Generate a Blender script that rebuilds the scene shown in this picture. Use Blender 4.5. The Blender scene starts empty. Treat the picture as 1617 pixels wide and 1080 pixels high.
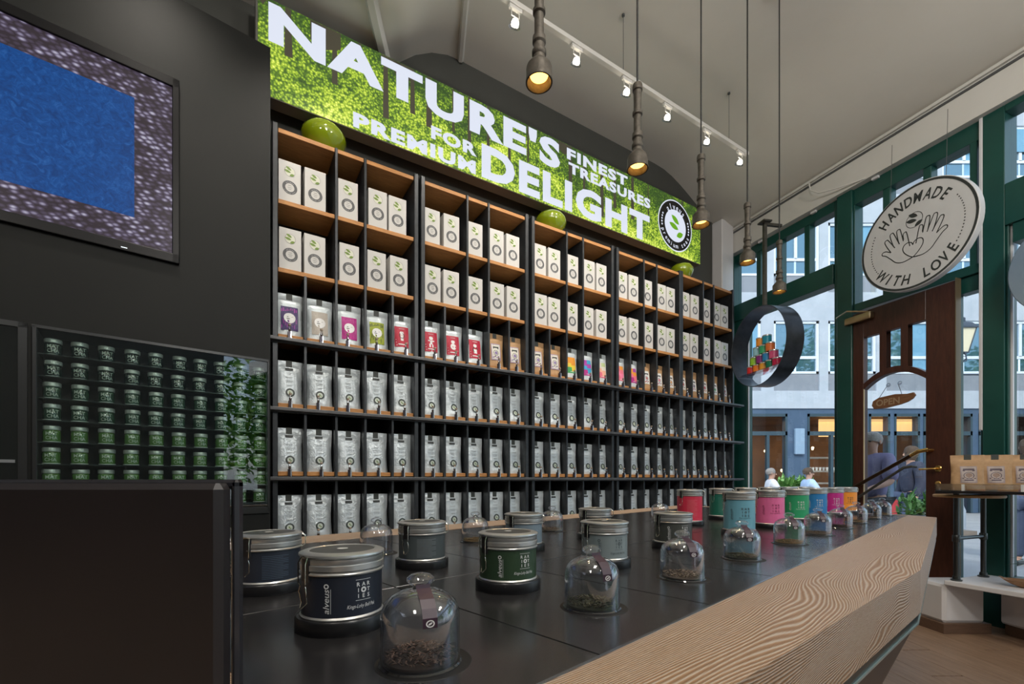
import bpy, math, random
import numpy as np
from mathutils import Vector, Matrix
random.seed(7)
sc = bpy.context.scene
COL = sc.collection
PI = math.pi
rad = math.radians

# ------------------------------------------------------------------ camera, sky, light, exposure
H = 1.15
cam_d = bpy.data.cameras.new('camera'); cam = bpy.data.objects.new('camera', cam_d); COL.objects.link(cam)
cam.location = (0, 0, H); cam.rotation_euler = (rad(90), 0, 0)
cam_d.sensor_width = 36; cam_d.lens = 719/1617*36; cam_d.shift_y = 218/1617; cam_d.clip_start = .02; cam_d.clip_end = 300
sc.camera = cam
sc.view_settings.view_transform = 'Standard'; sc.view_settings.look = 'None'
sc.view_settings.gamma = 1; sc.view_settings.use_curve_mapping = False
sc.view_settings.exposure = 0.08
try: sc.cycles.sample_clamp_indirect = 2.5
except Exception: pass

w = bpy.data.worlds.new('sky'); sc.world = w; w.use_nodes = True
nt = w.node_tree; bg = nt.nodes['Background']
sky = nt.nodes.new('ShaderNodeTexSky'); sky.sky_type = 'NISHITA'
sky.sun_elevation = rad(42); sky.sun_rotation = rad(200); sky.sun_disc = False; sky.altitude = 100
sky.air_density = 1.0; sky.dust_density = 2.5
mixs = nt.nodes.new('ShaderNodeMix'); mixs.data_type = 'RGBA'; mixs.inputs[0].default_value = .35
mixs.inputs[7].default_value = (5.2, 6.0, 7.0, 1)
nt.links.new(sky.outputs[0], mixs.inputs[6]); nt.links.new(mixs.outputs[2], bg.inputs[0])
bg.inputs[1].default_value = 0.30

def lamp(name, kind, loc, energy, color, target=None, **k):
    d = bpy.data.lights.new(name, kind); d.energy = energy; d.color = color
    for a, b in k.items(): setattr(d, a, b)
    o = bpy.data.objects.new(name, d); COL.objects.link(o); o.location = loc
    if target is not None:
        o.rotation_euler = (Vector(target)-Vector(loc)).to_track_quat('-Z', 'Y').to_euler()
    return o
sunl = lamp('sun', 'SUN', (0, 0, 20), 1.6, (1, .96, .9), (6, 12, 0), angle=rad(3))
sunl.rotation_euler = (Vector((.35, .8, -.75))).to_track_quat('-Z', 'Y').to_euler()
# unseen point lights added out of frame to brighten the ceiling and shelves
for px, py, pz, pe in ((-.6, -1.6, 3.7, 75), (1.9, -1.2, 3.7, 120), (3.0, .6, 3.7, 95), (.6, .35, 4.0, 60)):
    lamp('fill_light', 'POINT', (px, py, pz), pe, (1, .94, .86), shadow_soft_size=.22)

# ------------------------------------------------------------------ materials
MATS = {}
def mat(name, color=(.5, .5, .5), rough=.5, metal=0.0, spec=.5, **k):
    if name in MATS: return MATS[name]
    m = bpy.data.materials.new(name); m.use_nodes = True; MATS[name] = m
    b = m.node_tree.nodes['Principled BSDF']
    b.inputs['Base Color'].default_value = (*color, 1); b.inputs['Roughness'].default_value = rough
    b.inputs['Metallic'].default_value = metal; b.inputs['Specular IOR Level'].default_value = spec
    if 'emit' in k:
        b.inputs['Emission Color'].default_value = (*k['emit'], 1); b.inputs['Emission Strength'].default_value = k.get('es', 1)
    if 'coat' in k: b.inputs['Coat Weight'].default_value = k['coat']; b.inputs['Coat Roughness'].default_value = k.get('cr', .05)
    if 'sheen' in k: b.inputs['Sheen Weight'].default_value = k['sheen']
    return m
def N(m, t, **k):
    n = m.node_tree.nodes.new(t)
    for a, b in k.items():
        if a == 'ins':
            for i, v in b.items(): n.inputs[i].default_value = v
        else: setattr(n, a, b)
    return n
def L(m, a, b): m.node_tree.links.new(a, b)
def coords(m, scale=(1, 1, 1), rot=(0, 0, 0), gen='Object'):
    tc = N(m, 'ShaderNodeTexCoord'); mp = N(m, 'ShaderNodeMapping')
    mp.inputs['Scale'].default_value = scale; mp.inputs['Rotation'].default_value = rot
    L(m, tc.outputs[gen], mp.inputs[0]); return mp.outputs[0]
def ramp(m, fac, stops, interp='LINEAR'):
    r = N(m, 'ShaderNodeValToRGB'); e = r.color_ramp.elements; r.color_ramp.interpolation = interp
    while len(e) < len(stops): e.new(.5)
    for i, (p, c) in enumerate(stops): e[i].position = p; e[i].color = (*c, 1)
    L(m, fac, r.inputs[0]); return r.outputs[0]
def noise(m, vec, scale=5, detail=4, rough=.5, dist=0):
    n = N(m, 'ShaderNodeTexNoise'); n.inputs['Scale'].default_value = scale; n.inputs['Detail'].default_value = detail
    n.inputs['Roughness'].default_value = rough; n.inputs['Distortion'].default_value = dist
    L(m, vec, n.inputs['Vector']); return n.outputs[0]
def bump(m, fac, strength=.2, dist=.01):
    b = N(m, 'ShaderNodeBump'); b.inputs['Strength'].default_value = strength; b.inputs['Distance'].default_value = dist
    L(m, fac, b.inputs['Height']); L(m, b.outputs[0], m.node_tree.nodes['Principled BSDF'].inputs['Normal'])
def base(m, col): L(m, col, m.node_tree.nodes['Principled BSDF'].inputs['Base Color'])
def mottled(name, c1, c2, scale=6, rough=.6, metal=0, st=.15, stretch=(1, 1, 1), **k):
    if name in MATS: return MATS[name]
    m = mat(name, c1, rough, metal, **k); v = coords(m, stretch); n = noise(m, v, scale, 6, .6)
    base(m, ramp(m, n, [(.3, c1), (.7, c2)])); 
    if st: bump(m, n, st)
    return m
def glassmat(name, tint=(1, 1, 1), lo=.05, hi=.75, rough=.0, power=3.0):
    m = bpy.data.materials.new(name); m.use_nodes = True; MATS[name] = m
    t = m.node_tree; t.nodes.remove(t.nodes['Principled BSDF']); out = t.nodes['Material Output']
    lw = N(m, 'ShaderNodeLayerWeight'); lw.inputs[0].default_value = .5
    pw = N(m, 'ShaderNodeMath', operation='POWER'); L(m, lw.outputs['Facing'], pw.inputs[0]); pw.inputs[1].default_value = power
    mr = N(m, 'ShaderNodeMapRange'); L(m, pw.outputs[0], mr.inputs[0]); mr.inputs[3].default_value = lo; mr.inputs[4].default_value = hi
    a = N(m, 'ShaderNodeBsdfTransparent'); a.inputs[0].default_value = (*tint, 1)
    g = N(m, 'ShaderNodeBsdfGlossy'); g.inputs['Roughness'].default_value = rough; g.inputs[0].default_value = (.95, .97, 1, 1)
    mx = N(m, 'ShaderNodeMixShader'); L(m, mr.outputs[0], mx.inputs[0]); L(m, a.outputs[0], mx.inputs[1]); L(m, g.outputs[0], mx.inputs[2])
    L(m, mx.outputs[0], out.inputs[0]); return m
def woodmat(name, c1, c2, scale=1.0, axis='X', rough=.5, bands=14, spec=.4):
    if name in MATS: return MATS[name]
    m = mat(name, c1, rough, spec=spec)
    st = {'X': (.12, 1, 1), 'Y': (1, .12, 1), 'Z': (1, 1, .12)}[axis]
    v = coords(m, tuple(s*scale for s in st)); n = noise(m, v, bands, 6, .65, .4)
    n2 = noise(m, v, bands*5, 3, .6)
    mx = N(m, 'ShaderNodeMath', operation='MULTIPLY_ADD'); L(m, n2, mx.inputs[0]); mx.inputs[1].default_value = .35; L(m, n, mx.inputs[2])
    base(m, ramp(m, mx.outputs[0], [(.45, c1), (.85, c2)])); bump(m, mx.outputs[0], .15, .004); return m

ceil_m = mottled('ceiling_plaster', (.66, .64, .59), (.71, .69, .64), 1.5, .9, st=.05)
fascia_m = mottled('fascia_plaster', (.62, .61, .58), (.68, .67, .64), 2, .85, st=.03)
wall_dark = mottled('dark_wall_paint', (.058, .060, .055), (.070, .072, .066), 2, .75, st=.03)
panel_m = mottled('charcoal_panel', (.0055, .0065, .006), (.008, .009, .008), 2, .6, st=.02, spec=.25)
shelf_wood = woodmat('oak_shelf', (.34, .145, .045), (.54, .26, .085), 6, 'X', .55)
steel_m = mottled('black_steel', (.026, .030, .034), (.042, .046, .052), 20, .38, .35, .03)
ledge_m = mottled('dark_steel_ledge', (.07, .072, .076), (.10, .10, .105), 20, .42, .4, .03)
backp = mottled('dark_back_panel', (.018, .015, .013), (.026, .021, .018), 5, .8, st=.03)
carton = mottled('white_carton', (.53, .52, .50), (.58, .57, .55), 3, .55, st=.02)
carton_s = mottled('carton_side', (.42, .415, .40), (.46, .455, .44), 3, .6, st=.02)
foil = mat('white_foil', (.66, .735, .77), .30, .18)  # blue cast of the window light is put into the foil colour
_v = coords(foil, (1, 1, 1)); bump(foil, noise(foil, _v, 26, 3, .6, .8), .5, .012)
kraft = mottled('kraft_paper', (.42, .25, .12), (.52, .32, .16), 30, .65, st=.08)
ink = mat('black_ink', (.03, .035, .035), .5)
inkg = mat('grey_ink', (.085, .088, .092), .6)
leafg = mat('leaf_print_green', (.13, .22, .02), .5)
pale_print = mat('pale_green_print', (.62, .66, .50), .5)
white_print = mat('white_print', (.80, .80, .80), .45)
vial_m = glassmat('vial_glass', (.8, .8, .8), .15, .8)
chrome = mat('chrome', (.75, .75, .74), .18, 1)
tinmetal = mat('brushed_tin', (.60, .61, .60), .30, .82)
_v = coords(tinmetal, (1, 1, 60)); bump(tinmetal, noise(tinmetal, _v, 6, 2), .04, .002)
dark_lid = mat('dark_lid_face', (.07, .072, .068), .38, .5)
blackp = mat('black_plastic', (.010, .010, .012), .35)
brass = mat('brass', (.80, .50, .16), .22, 1)
green_paint = mottled('dark_green_paint', (.006, .055, .045), (.010, .075, .060), 3, .35, st=.02)
door_wood = woodmat('mahogany', (.045, .016, .010), (.085, .030, .018), 5, 'Z', .38, 10)
white_paint = mottled('white_paint', (.68, .68, .70), (.74, .74, .76), 2, .5, st=.02)
tile_m = mat('black_laminate', (.017, .0165, .017), .21, spec=.5)
_v = coords(tile_m, (1, 1, 1)); _n = noise(tile_m, _v, 3, 5)
_r = N(tile_m, 'ShaderNodeMapRange'); L(tile_m, _n, _r.inputs[0]); _r.inputs[3].default_value = .16; _r.inputs[4].default_value = .27
L(tile_m, _r.outputs[0], tile_m.node_tree.nodes['Principled BSDF'].inputs['Roughness'])
glass = glassmat('cloche_glass', (.97, .98, 1.0), .055, .95, 0, 2.1)
winglass = glassmat('window_glass', (.93, .97, .97), .03, .6, 0, 4)
caseglass = glassmat('case_glass', (.9, .95, .93), .07, .7, 0, 3)
acrylic = glassmat('acrylic', (.80, .82, .84), .12, .7, .02, 2)
iron = mottled('weathered_iron', (.05, .048, .042), (.10, .095, .08), 30, .6, .4, .2)
cable_m = mat('black_cable', (.012, .012, .012), .6)
track_w = mat('white_track', (.72, .71, .68), .5)
bulb = mat('spot_bulb', (1, 1, 1), .3, emit=(1, .88, .70), es=16)
amber = mat('amber_bulb', (1, .6, .2), .3, emit=(1, .48, .10), es=5)
apple = mat('apple_green_glaze', (.20, .27, .006), .1, coat=1.0)
# cerused oak counter: brown ground, white grain lines
oak = mat('cerused_oak', (.3, .2, .12), .36, spec=.6)
_v = coords(oak, (.55, 2.4, 2.4)); _n1 = noise(oak, _v, 1.6, 2.5, .5, .3)
_sx = N(oak, 'ShaderNodeSeparateXYZ'); L(oak, _v, _sx.inputs[0])
_y = N(oak, 'ShaderNodeMath', operation='MULTIPLY_ADD'); L(oak, _n1, _y.inputs[0]); _y.inputs[1].default_value = 380; 
_yy = N(oak, 'ShaderNodeMath', operation='MULTIPLY'); L(oak, _sx.outputs[1], _yy.inputs[0]); _yy.inputs[1].default_value = 560; 
_zz = N(oak, 'ShaderNodeMath', operation='MULTIPLY_ADD'); L(oak, _sx.outputs[2], _zz.inputs[0]); _zz.inputs[1].default_value = 560; L(oak, _yy.outputs[0], _zz.inputs[2])
L(oak, _zz.outputs[0], _y.inputs[2])
_s = N(oak, 'ShaderNodeMath', operation='SINE'); L(oak, _y.outputs[0], _s.inputs[0])
_s2 = N(oak, 'ShaderNodeMath', operation='MULTIPLY_ADD'); L(oak, _s.outputs[0], _s2.inputs[0]); _s2.inputs[1].default_value = .5; _s2.inputs[2].default_value = .5
_v2 = coords(oak, (14, 700, 700)); _n2 = noise(oak, _v2, 1.0, 2, .6)
_a = N(oak, 'ShaderNodeMath', operation='MULTIPLY_ADD'); L(oak, _n2, _a.inputs[0]); _a.inputs[1].default_value = 1.1; L(oak, _s2.outputs[0], _a.inputs[2])
base(oak, ramp(oak, _a.outputs[0], [(.55, (.235, .132, .066)), (.95, (.30, .178, .092)), (1.0, (.32, .205, .12))])); 
_r1 = N(oak, 'ShaderNodeMapRange'); L(oak, _a.outputs[0], _r1.inputs[0]); _r1.inputs[1].default_value = 1.12; _r1.inputs[2].default_value = 1.5
_cr = oak.node_tree.nodes['Principled BSDF'].inputs['Base Color'].links[0].from_socket
_mx = N(oak, 'ShaderNodeMix', data_type='RGBA'); L(oak, _r1.outputs[0], _mx.inputs[0]); L(oak, _cr, _mx.inputs[6]); _mx.inputs[7].default_value = (.44, .37, .30, 1); base(oak, _mx.outputs[2]); bump(oak, _a.outputs[0], .4, .002)

# ------------------------------------------------------------------ mesh builder
class MB:
    def __init__(s): s.v = []; s.f = []; s.m = []; s.s = []
    def add(s, vs, fs, mi=0, smooth=False, M=None):
        o = len(s.v)
        if M is not None: vs = [tuple(M @ Vector(p)) for p in vs]
        s.v += [tuple(p) for p in vs]; s.f += [tuple(i+o for i in f) for f in fs]
        s.m += [mi]*len(fs); s.s += [smooth]*len(fs); return s
    def box(s, x0, x1, y0, y1, z0, z1, mi=0, M=None, b=0.0):
        if b <= 0:
            v = [(x0,y0,z0),(x1,y0,z0),(x1,y1,z0),(x0,y1,z0),(x0,y0,z1),(x1,y0,z1),(x1,y1,z1),(x0,y1,z1)]
            return s.add(v, [(0,3,2,1),(4,5,6,7),(0,1,5,4),(1,2,6,5),(2,3,7,6),(3,0,4,7)], mi, False, M)
        def ring(d, z): return [(x0+d,y0+b,z),(x0+b,y0+d,z),(x1-b,y0+d,z),(x1-d,y0+b,z),(x1-d,y1-b,z),(x1-b,y1-d,z),(x0+b,y1-d,z),(x0+d,y1-b,z)]
        def inner(z): return [(x0+b,y0+b,z),(x0+b,y0+b,z),(x1-b,y0+b,z),(x1-b,y0+b,z),(x1-b,y1-b,z),(x1-b,y1-b,z),(x0+b,y1-b,z),(x0+b,y1-b,z)]
        rs = [ring(b*.0+b*.6, z0), ring(0, z0+b), ring(0, z1-b), ring(b*.6, z1)]
        v = sum(rs, []); f = []
        for k in range(3):
            for i in range(8): j = (i+1) % 8; f.append((k*8+i, k*8+j, k*8+8+j, k*8+8+i))
        f.append(tuple(range(7, -1, -1))); f.append(tuple(range(24, 32)))
        return s.add(v, f, mi, False, M)
    def prism(s, pts, z0, z1, mi=0, M=None, pts2=None):
        n = len(pts); p2 = pts2 or pts
        v = [(x, y, z0) for x, y in pts]+[(x, y, z1) for x, y in p2]
        f = [tuple(range(n-1, -1, -1)), tuple(range(n, 2*n))]+[(i, (i+1) % n, n+(i+1) % n, n+i) for i in range(n)]
        return s.add(v, f, mi, False, M)
    def lathe(s, prof, n=24, mi=0, M=None, smooth=True, cap=True, sy=1.0):
        v = []; f = []
        for r, z in prof:
            for i in range(n): a = 2*PI*i/n; v.append((r*math.cos(a), r*math.sin(a)*sy, z))
        for k in range(len(prof)-1):
            for i in range(n): j = (i+1) % n; f.append((k*n+i, k*n+j, k*n+n+j, k*n+n+i))
        s.add(v, f, mi, smooth, M)
        if cap:
            m = len(prof)
            if prof[0][0] > 1e-5: s.add(v[:n], [tuple(range(n-1, -1, -1))], mi, False, M)
            if prof[-1][0] > 1e-5: s.add(v[(m-1)*n:], [tuple(range(n))], mi, False, M)
        return s
    def tube(s, pts, r, n=8, mi=0, M=None, smooth=True, closed=False):
        P = [Vector(p) for p in pts]; m = len(P); rs = r if isinstance(r, (list, tuple)) else [r]*m
        v = []; up = None
        for i in range(m):
            if closed: t = (P[(i+1) % m]-P[i-1])
            else: t = (P[min(i+1, m-1)]-P[max(i-1, 0)])
            t = t.normalized() if t.length > 1e-9 else Vector((0, 0, 1))
            if up is None: up = Vector((0, 0, 1)) if abs(t.z) < .9 else Vector((1, 0, 0))
            x = t.cross(up).normalized(); y = x.cross(t).normalized(); up = y
            for k in range(n):
                a = 2*PI*k/n; v.append(tuple(P[i]+x*(rs[i]*math.cos(a))+y*(rs[i]*math.sin(a))))
        f = []
        for i in range(m if closed else m-1):
            i2 = (i+1) % m
            for k in range(n): j = (k+1) % n; f.append((i*n+k, i*n+j, i2*n+j, i2*n+k))
        if not closed: f += [tuple(range(n-1, -1, -1)), tuple(range((m-1)*n, m*n))]
        return s.add(v, f, mi, smooth, M)
    def disc(s, r, n=24, mi=0, M=None, r0=0.0, sy=1.0):   # flat annulus or disc in XY
        o = [(r*math.cos(2*PI*i/n), r*math.sin(2*PI*i/n)*sy, 0) for i in range(n)]
        if r0 <= 0: return s.add(o, [tuple(range(n))], mi, False, M)
        q = [(r0*math.cos(2*PI*i/n), r0*math.sin(2*PI*i/n)*sy, 0) for i in range(n)]
        return s.add(o+q, [(i, (i+1) % n, n+(i+1) % n, n+i) for i in range(n)], mi, False, M)
    def mesh(s, name, mats, sharp=35):
        me = bpy.data.meshes.new(name); me.from_pydata(s.v, [], s.f)
        for m in (mats if isinstance(mats, (list, tuple)) else [mats]): me.materials.append(m)
        me.polygons.foreach_set('material_index', s.m); me.polygons.foreach_set('use_smooth', s.s)
        if any(s.s): me.set_sharp_from_angle(angle=rad(sharp))
        me.update(); return me

def link(o, parent=None):
    COL.objects.link(o)
    if parent is not None: o.parent = parent
    return o
def tag(o, label=None, cat=None, group=None, kind=None):
    if label: o['label'] = label
    if cat: o['category'] = cat
    if group: o['group'] = group
    if kind: o['kind'] = kind
    return o
def ob(name, mb, mats, parent=None, loc=(0, 0, 0), rz=0.0, kind=None, **k):
    me = mb if isinstance(mb, bpy.types.Mesh) else mb.mesh(name, mats)
    o = bpy.data.objects.new(name, me); o.location = loc; o.rotation_euler = (0, 0, rz)
    link(o, parent); tag(o, k.get('label'), k.get('cat'), k.get('group'), kind); return o
def thing(name, label, cat, loc=(0, 0, 0), rz=0.0, group=None, rot=None):
    o = bpy.data.objects.new(name, None); o.empty_display_size = .05; o.location = loc
    o.rotation_euler = rot if rot else (0, 0, rz); link(o); return tag(o, label, cat, group)
# a kit is (root name, [(part name, mesh, [(sub-part name, mesh), ...]), ...])
def place(kit, label, cat, loc, rz=0, group=None, rot=None):
    t = thing(kit[0], label, cat, loc, rz, group, rot)
    for p in kit[1]:
        o = bpy.data.objects.new(p[0], p[1]); link(o, t)
        for q in (p[2] if len(p) > 2 else []): link(bpy.data.objects.new(q[0], q[1]), o)
    return t

# ------------------------------------------------------------------ text and print geometry
_TC = {}
def text2d(s, bold=0.0, shear=0.0, spacing=1.0):
    k = (s, bold, shear, spacing)
    if k in _TC: return _TC[k]
    c = bpy.data.curves.new('t', 'FONT'); c.body = s; c.size = 1; c.offset = bold; c.shear = shear; c.space_character = spacing
    c.resolution_u = 3; o = bpy.data.objects.new('t', c); COL.objects.link(o)
    dg = bpy.context.evaluated_depsgraph_get(); me = bpy.data.meshes.new_from_object(o.evaluated_get(dg))
    v = np.array([tuple(x.co)[:2] for x in me.vertices]) if len(me.vertices) else np.zeros((0, 2)); f = [tuple(p.vertices) for p in me.polygons]
    bpy.data.objects.remove(o); bpy.data.curves.remove(c); bpy.data.meshes.remove(me)
    _TC[k] = (v, f); return v, f
def fit_text(s, x0, x1, z0, z1, bold=0.0, shear=0.0, spacing=1.0):       # glyph outline scaled into a box, in (x, z)
    v, f = text2d(s, bold, shear, spacing)
    lo = v.min(0); hi = v.max(0); q = (v-lo)/(hi-lo)
    return [(x0+a*(x1-x0), z0+b*(z1-z0)) for a, b in q], f
def xz(pts, y): return [(a, y, b) for a, b in pts]
def arc_text(mb, s, R, size, a_mid, step, mi=0, y=0.0, inward=False, bold=.02, sx=1.0, cx=0.0, cz=0.0, shear=0.0):
    n = len(s)
    for i, ch in enumerate(s):
        if ch == ' ': continue
        v, f = text2d(ch, bold, shear); mid = (v[:, 0].min()+v[:, 0].max())/2
        a = a_mid+((n-1)/2-i)*step*(-1 if inward else 1)
        out = []
        for p, q in v:
            p = (p-mid)*size*sx; q = (q-.35)*size
            if inward: rr = R-q; aa = a+p/R
            else: rr = R+q; aa = a-p/R
            out.append((cx+rr*math.cos(aa), y, cz+rr*math.sin(aa)))
        mb.add(out, f, mi)
def leaf2(L_, W_, ang, c, n=6):
    up = [(L_*(t/n-.5), W_*math.sin(PI*t/n)**.8) for t in range(n+1)]; dn = [(x, -z) for x, z in reversed(up[1:-1])]
    ca, sa = math.cos(ang), math.sin(ang)
    return [(c[0]+x*ca-z*sa, c[1]+x*sa+z*ca) for x, z in up+dn]
def three_leaves(mb, c, s, mi=0, y=0.0):
    for (dx, dz, a, l) in ((-.02, .30, -.55, .62), (-.12, -.02, -.28, .66), (.30, -.34, .45, .50)):
        p = leaf2(l*s, .13*s, a, (c[0]+dx*s, c[1]+dz*s)); mb.add(xz(p, y), [tuple(range(len(p)))], mi)
MXZ = Matrix.Rotation(rad(90), 4, 'X')      # puts an XY figure upright, facing -Y

# ------------------------------------------------------------------ frames of the room
WANG = rad(31.6); WX = Vector((math.cos(WANG), math.sin(WANG), 0)); WY = Vector((-math.sin(WANG), math.cos(WANG), 0))
def WL(s, t, z): p = WX*s+WY*t; return (p.x, p.y, z)
CANG = math.atan2(.6947, .7193); CU = Vector((.7193, .6947, 0)); CV = Vector((-.6947, .7193, 0))
def CT(u, v, z=.93): p = CU*u+CV*v; return (p.x, p.y, z)
P1 = Vector((3.80, 3.68, 0)); GD = Vector((-.3713, .9285, 0)).normalized(); GANG = math.atan2(GD.y, GD.x); GM = Vector((-GD.y, GD.x, 0))
def G(q, y, z): p = P1+GD*q+GM*y; return (p.x, p.y, z)
DH = Vector((3.410, 4.656, 0)); DD = Vector((-.2987, .9544, 0)).normalized(); DANG = math.atan2(DD.y, DD.x)
PANG = rad(39.5635); PX = Vector((math.cos(PANG), math.sin(PANG), 0)); PY = Vector((-math.sin(PANG), math.cos(PANG), 0))
PT = 3.160
def PL(s, t, z): p = PX*s+PY*(PT+t); return (p.x, p.y, z)

# ================================================================== THE ROOM
fm = woodmat('floor_oak', (.17, .105, .065), (.27, .18, .12), 3, 'Y', .42, 9)
floor = ob('floor', MB().prism([(-7, -4.5), (5.6, -4.5), (3.86, 3.55), (1.0, 10), (-7, 10)], -.10, -.014), mat('floor_base', (.05, .035, .025), .8), kind='structure')
for i in range(11):
    for j in range(3):
        x = 2.0+i*.185; y = .2+j*1.25+(i % 3)*.41
        if x+.1 > 3.86+(3.55-y)*.217: continue
        ob('floor_plank', MB().box(-.0915, .0915, -.62, .62, -.014, 0, b=.0015), fm, floor, (x, y+.6, 0))
ob('floor_field', MB().box(-7, 1.9, -4.5, 6, -.014, 0), fm, floor)

# vaulted ceiling: high along the shelf wall, falling to the window fascia, groins over the banner
def ceil_z(x, y):
    p = Vector((x, y, 0)); s = p.dot(WX); d = (p-P1).dot(GM); t = p.dot(WY)
    k = max(0, min(1, (d-.02)/1.35)); k = k*k*(3-2*k)
    z = 4.37+.44*k
    s0 = 1.68
    if s < s0: z -= min(1.0*(s0-s)**2, .38)*max(0, min(1, (t-1.6)/1.6))
    return z
mb = MB(); n1, n2 = 90, 60; vs = []; fs = []
for i in range(n1+1):
    s = -5.5+i*(13.0/n1)
    for j in range(n2+1):
        t = -4.2+j*(7.82/n2)
        x, y, _ = WL(s, t, 0); vs.append((x, y, ceil_z(x, y)))
for i in range(n1):
    for j in range(n2):
        a = i*(n2+1)+j
        c = (Vector(vs[a])+Vector(vs[a+n2+2]))/2
        if (Vector((c.x, c.y, 0))-P1).dot(GM) > -.1: fs.append((a, a+1, a+n2+2, a+n2+1))
mb.add(vs, fs, 0, True)
ceiling = ob('ceiling', mb, ceil_m, kind='structure')
def groin(name, s1, t1, s2, t2, wdt):
    m = MB(); ps = []
    for k in range(13):
        a = k/12; x, y, _ = WL(s1+(s2-s1)*a, t1+(t2-t1)*a, 0); ps.append((x, y, ceil_z(x, y)-.012))
    m.tube(ps, wdt, 6); ob(name, m, fascia_m, ceiling)
groin('ceiling_groin', 1.69, 3.60, 1.15, 2.2, .028)
groin('ceiling_groin', 1.05, 3.60, .30, 2.2, .045)

# wall behind the shelves
wall = ob('wall_back', MB().box(-6.5, 5.62, 0, .12, 0, 4.9), wall_dark, None, WL(0, 3.62, 0), WANG, 'structure')
ob('wall_left', MB().box(0, .1, -8, 7.2, 0, 4.9), wall_dark, None, (-5.6, 0, 0), 0, 'structure')
ob('wall_behind', MB().box(-5.6, 5.9, -4.6, -4.45, 0, 4.9), wall_dark, None, (0, 0, 0), 0, 'structure')
# pier between shelf wall and window
ob('trim_1', MB().box(5.22, 5.46, 3.47-3.62, -.001, 0, 4.42, b=.01), white_paint, None, WL(0, 3.62, 0), WANG, 'structure')

# fascia over the windows with its double cornice line
fx = MB().box(-9, 2.75, -.02, .10, 4.05, 4.42)
fas = ob('trim_2', fx, fascia_m, None, G(0, 0, 0), GANG, 'structure')
ob('cornice', MB().box(-6, 2.6, .10, .125, 4.335, 4.36).box(-6, 2.6, .10, .112, 4.30, 4.318, 1), [fascia_m, inkg], fas)
m = MB(); m.tube([(1.34, .13, 4.33), (1.30, .17, 4.22), (1.20, .18, 4.13), (1.05, .16, 4.09), (.9, .12, 4.07), (.8, .10, 4.06)], .007, 6)
tag(ob('ceiling_cable', m, track_w, None, G(0, 0, 0), GANG), 'white cable looping from the cornice down to the window frame above the door', 'cable')

# ------------------------------------------------------------------ window wall (green timber)
def gframe(name, boxes, parent=None, M=green_paint, kind='structure'):
    m = MB()
    for b in boxes: m.box(*b, b=.004)
    return ob(name, m, M, parent, (0, 0, 0) if parent else G(0, 0, 0), 0 if parent else GANG, kind if not parent else None)
w1 = gframe('window_1', [(2.40, 2.62, -.10, .04, 0, 4.06), (1.10, 1.15, -.10, .02, .55, 4.06), (1.15, 2.40, -.10, .04, 3.19, 3.40), (1.15, 2.40, -.10, .02, 3.95, 4.06), (1.15, 2.40, -.1, .05, .35, .75)])
for q in (1.45, 1.785, 2.06): gframe('mullion', [(q-.03, q+.03, -.08, .01, 3.40, 3.95)], w1)
gframe('mullion', [(2.22, 2.40, -.08, .02, .75, 3.19)], w1)
ob('white_edge_line', MB().box(2.208, 2.216, -.012, .006, .75, 3.19), white_paint, w1)  # white sliver stands in for the highlight along the green post
for a, b in ((1.15, 1.42), (1.48, 1.755), (1.815, 2.03), (2.09, 2.40)): ob('pane', MB().box(a, b, -.045, -.041, 3.40, 3.95), winglass, w1)
ob('pane', MB().box(1.15, 2.21, -.045, -.041, .75, 3.19), winglass, w1)
gframe('trim_3', [(.955, 1.10, -.12, .06, 0, 4.06)])
w2 = gframe('window_2', [(-.01, .955, -.10, .03, 2.83, 2.905), (-.01, .955, -.10, .03, 3.90, 4.06), (.02, .066, -.10, .03, 2.9, 3.9), (.945, .955, -.10, .03, 2.9, 3.9)])
for q in (.357, .673): gframe('mullion', [(q-.03, q+.03, -.08, .02, 2.905, 3.90)], w2)
for a, b in ((.066, .327), (.387, .643), (.703, .945)): ob('pane', MB().box(a, b, -.045, -.041, 2.905, 3.90), winglass, w2)
# sidelight between the open door and the column
w3 = gframe('window_3', [(.150, .158, -.08, .0, 0, 2.83), (.0, .008, -.08, .0, 0, 2.83), (0, .15, -.1, 0, 2.70, 2.83), (0, .15, -.1, 0, 0, .10)])
ob('pane', MB().box(.008, .15, -.05, -.046, .10, 2.70), winglass, w3)
ob('trim_4', MB().box(-.022, 0, .02, .052, 1.55, 4.05, b=.003), white_paint, None, G(0, 0, 0), GANG, 'structure')
col = gframe('trim_5', [(-.15, -.022, -.14, .05, 0, 4.06), (-.165, -.15, -.10, .03, .4, 3.30)])
w4 = gframe('window_4', [(-1.9, -.15, -.10, .05, 3.12, 3.44), (-1.9, -.15, -.10, .05, 4.0, 4.10), (-1.9, -1.75, -.1, .05, 0, 4.1), (-1.75, -.15, -.1, .05, 0, .40)])
ob('pane', MB().box(-1.75, -.15, -.045, -.041, 3.44, 4.0), winglass, w4)
ob('pane', MB().box(-1.75, -.19, -.045, -.041, .40, 3.12), winglass, w4)
m = MB()
for k in range(9):       # curved head of the lower light
    a0 = k/9*PI/2; a1 = (k+1)/9*PI/2
    m.box(-.19-.5*math.sin(a1), -.19-.5*math.sin(a0)+.001, -.09, .03, 3.12-.16*(1-math.sin((a0+a1)/2)), 3.13)
ob('arched_head', m, green_paint, w4)
ob('white_edge_line', MB().box(-.178, -.165, -.02, .0, .4, 3.12), white_paint, w4)
for i, q in enumerate((2.0, 1.35, .75)):
    ob('frame_clip', MB().box(q-.03, q+.03, .03, .06, 4.03, 4.055, b=.004), white_paint, w1 if q > 1 else w2)

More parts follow.
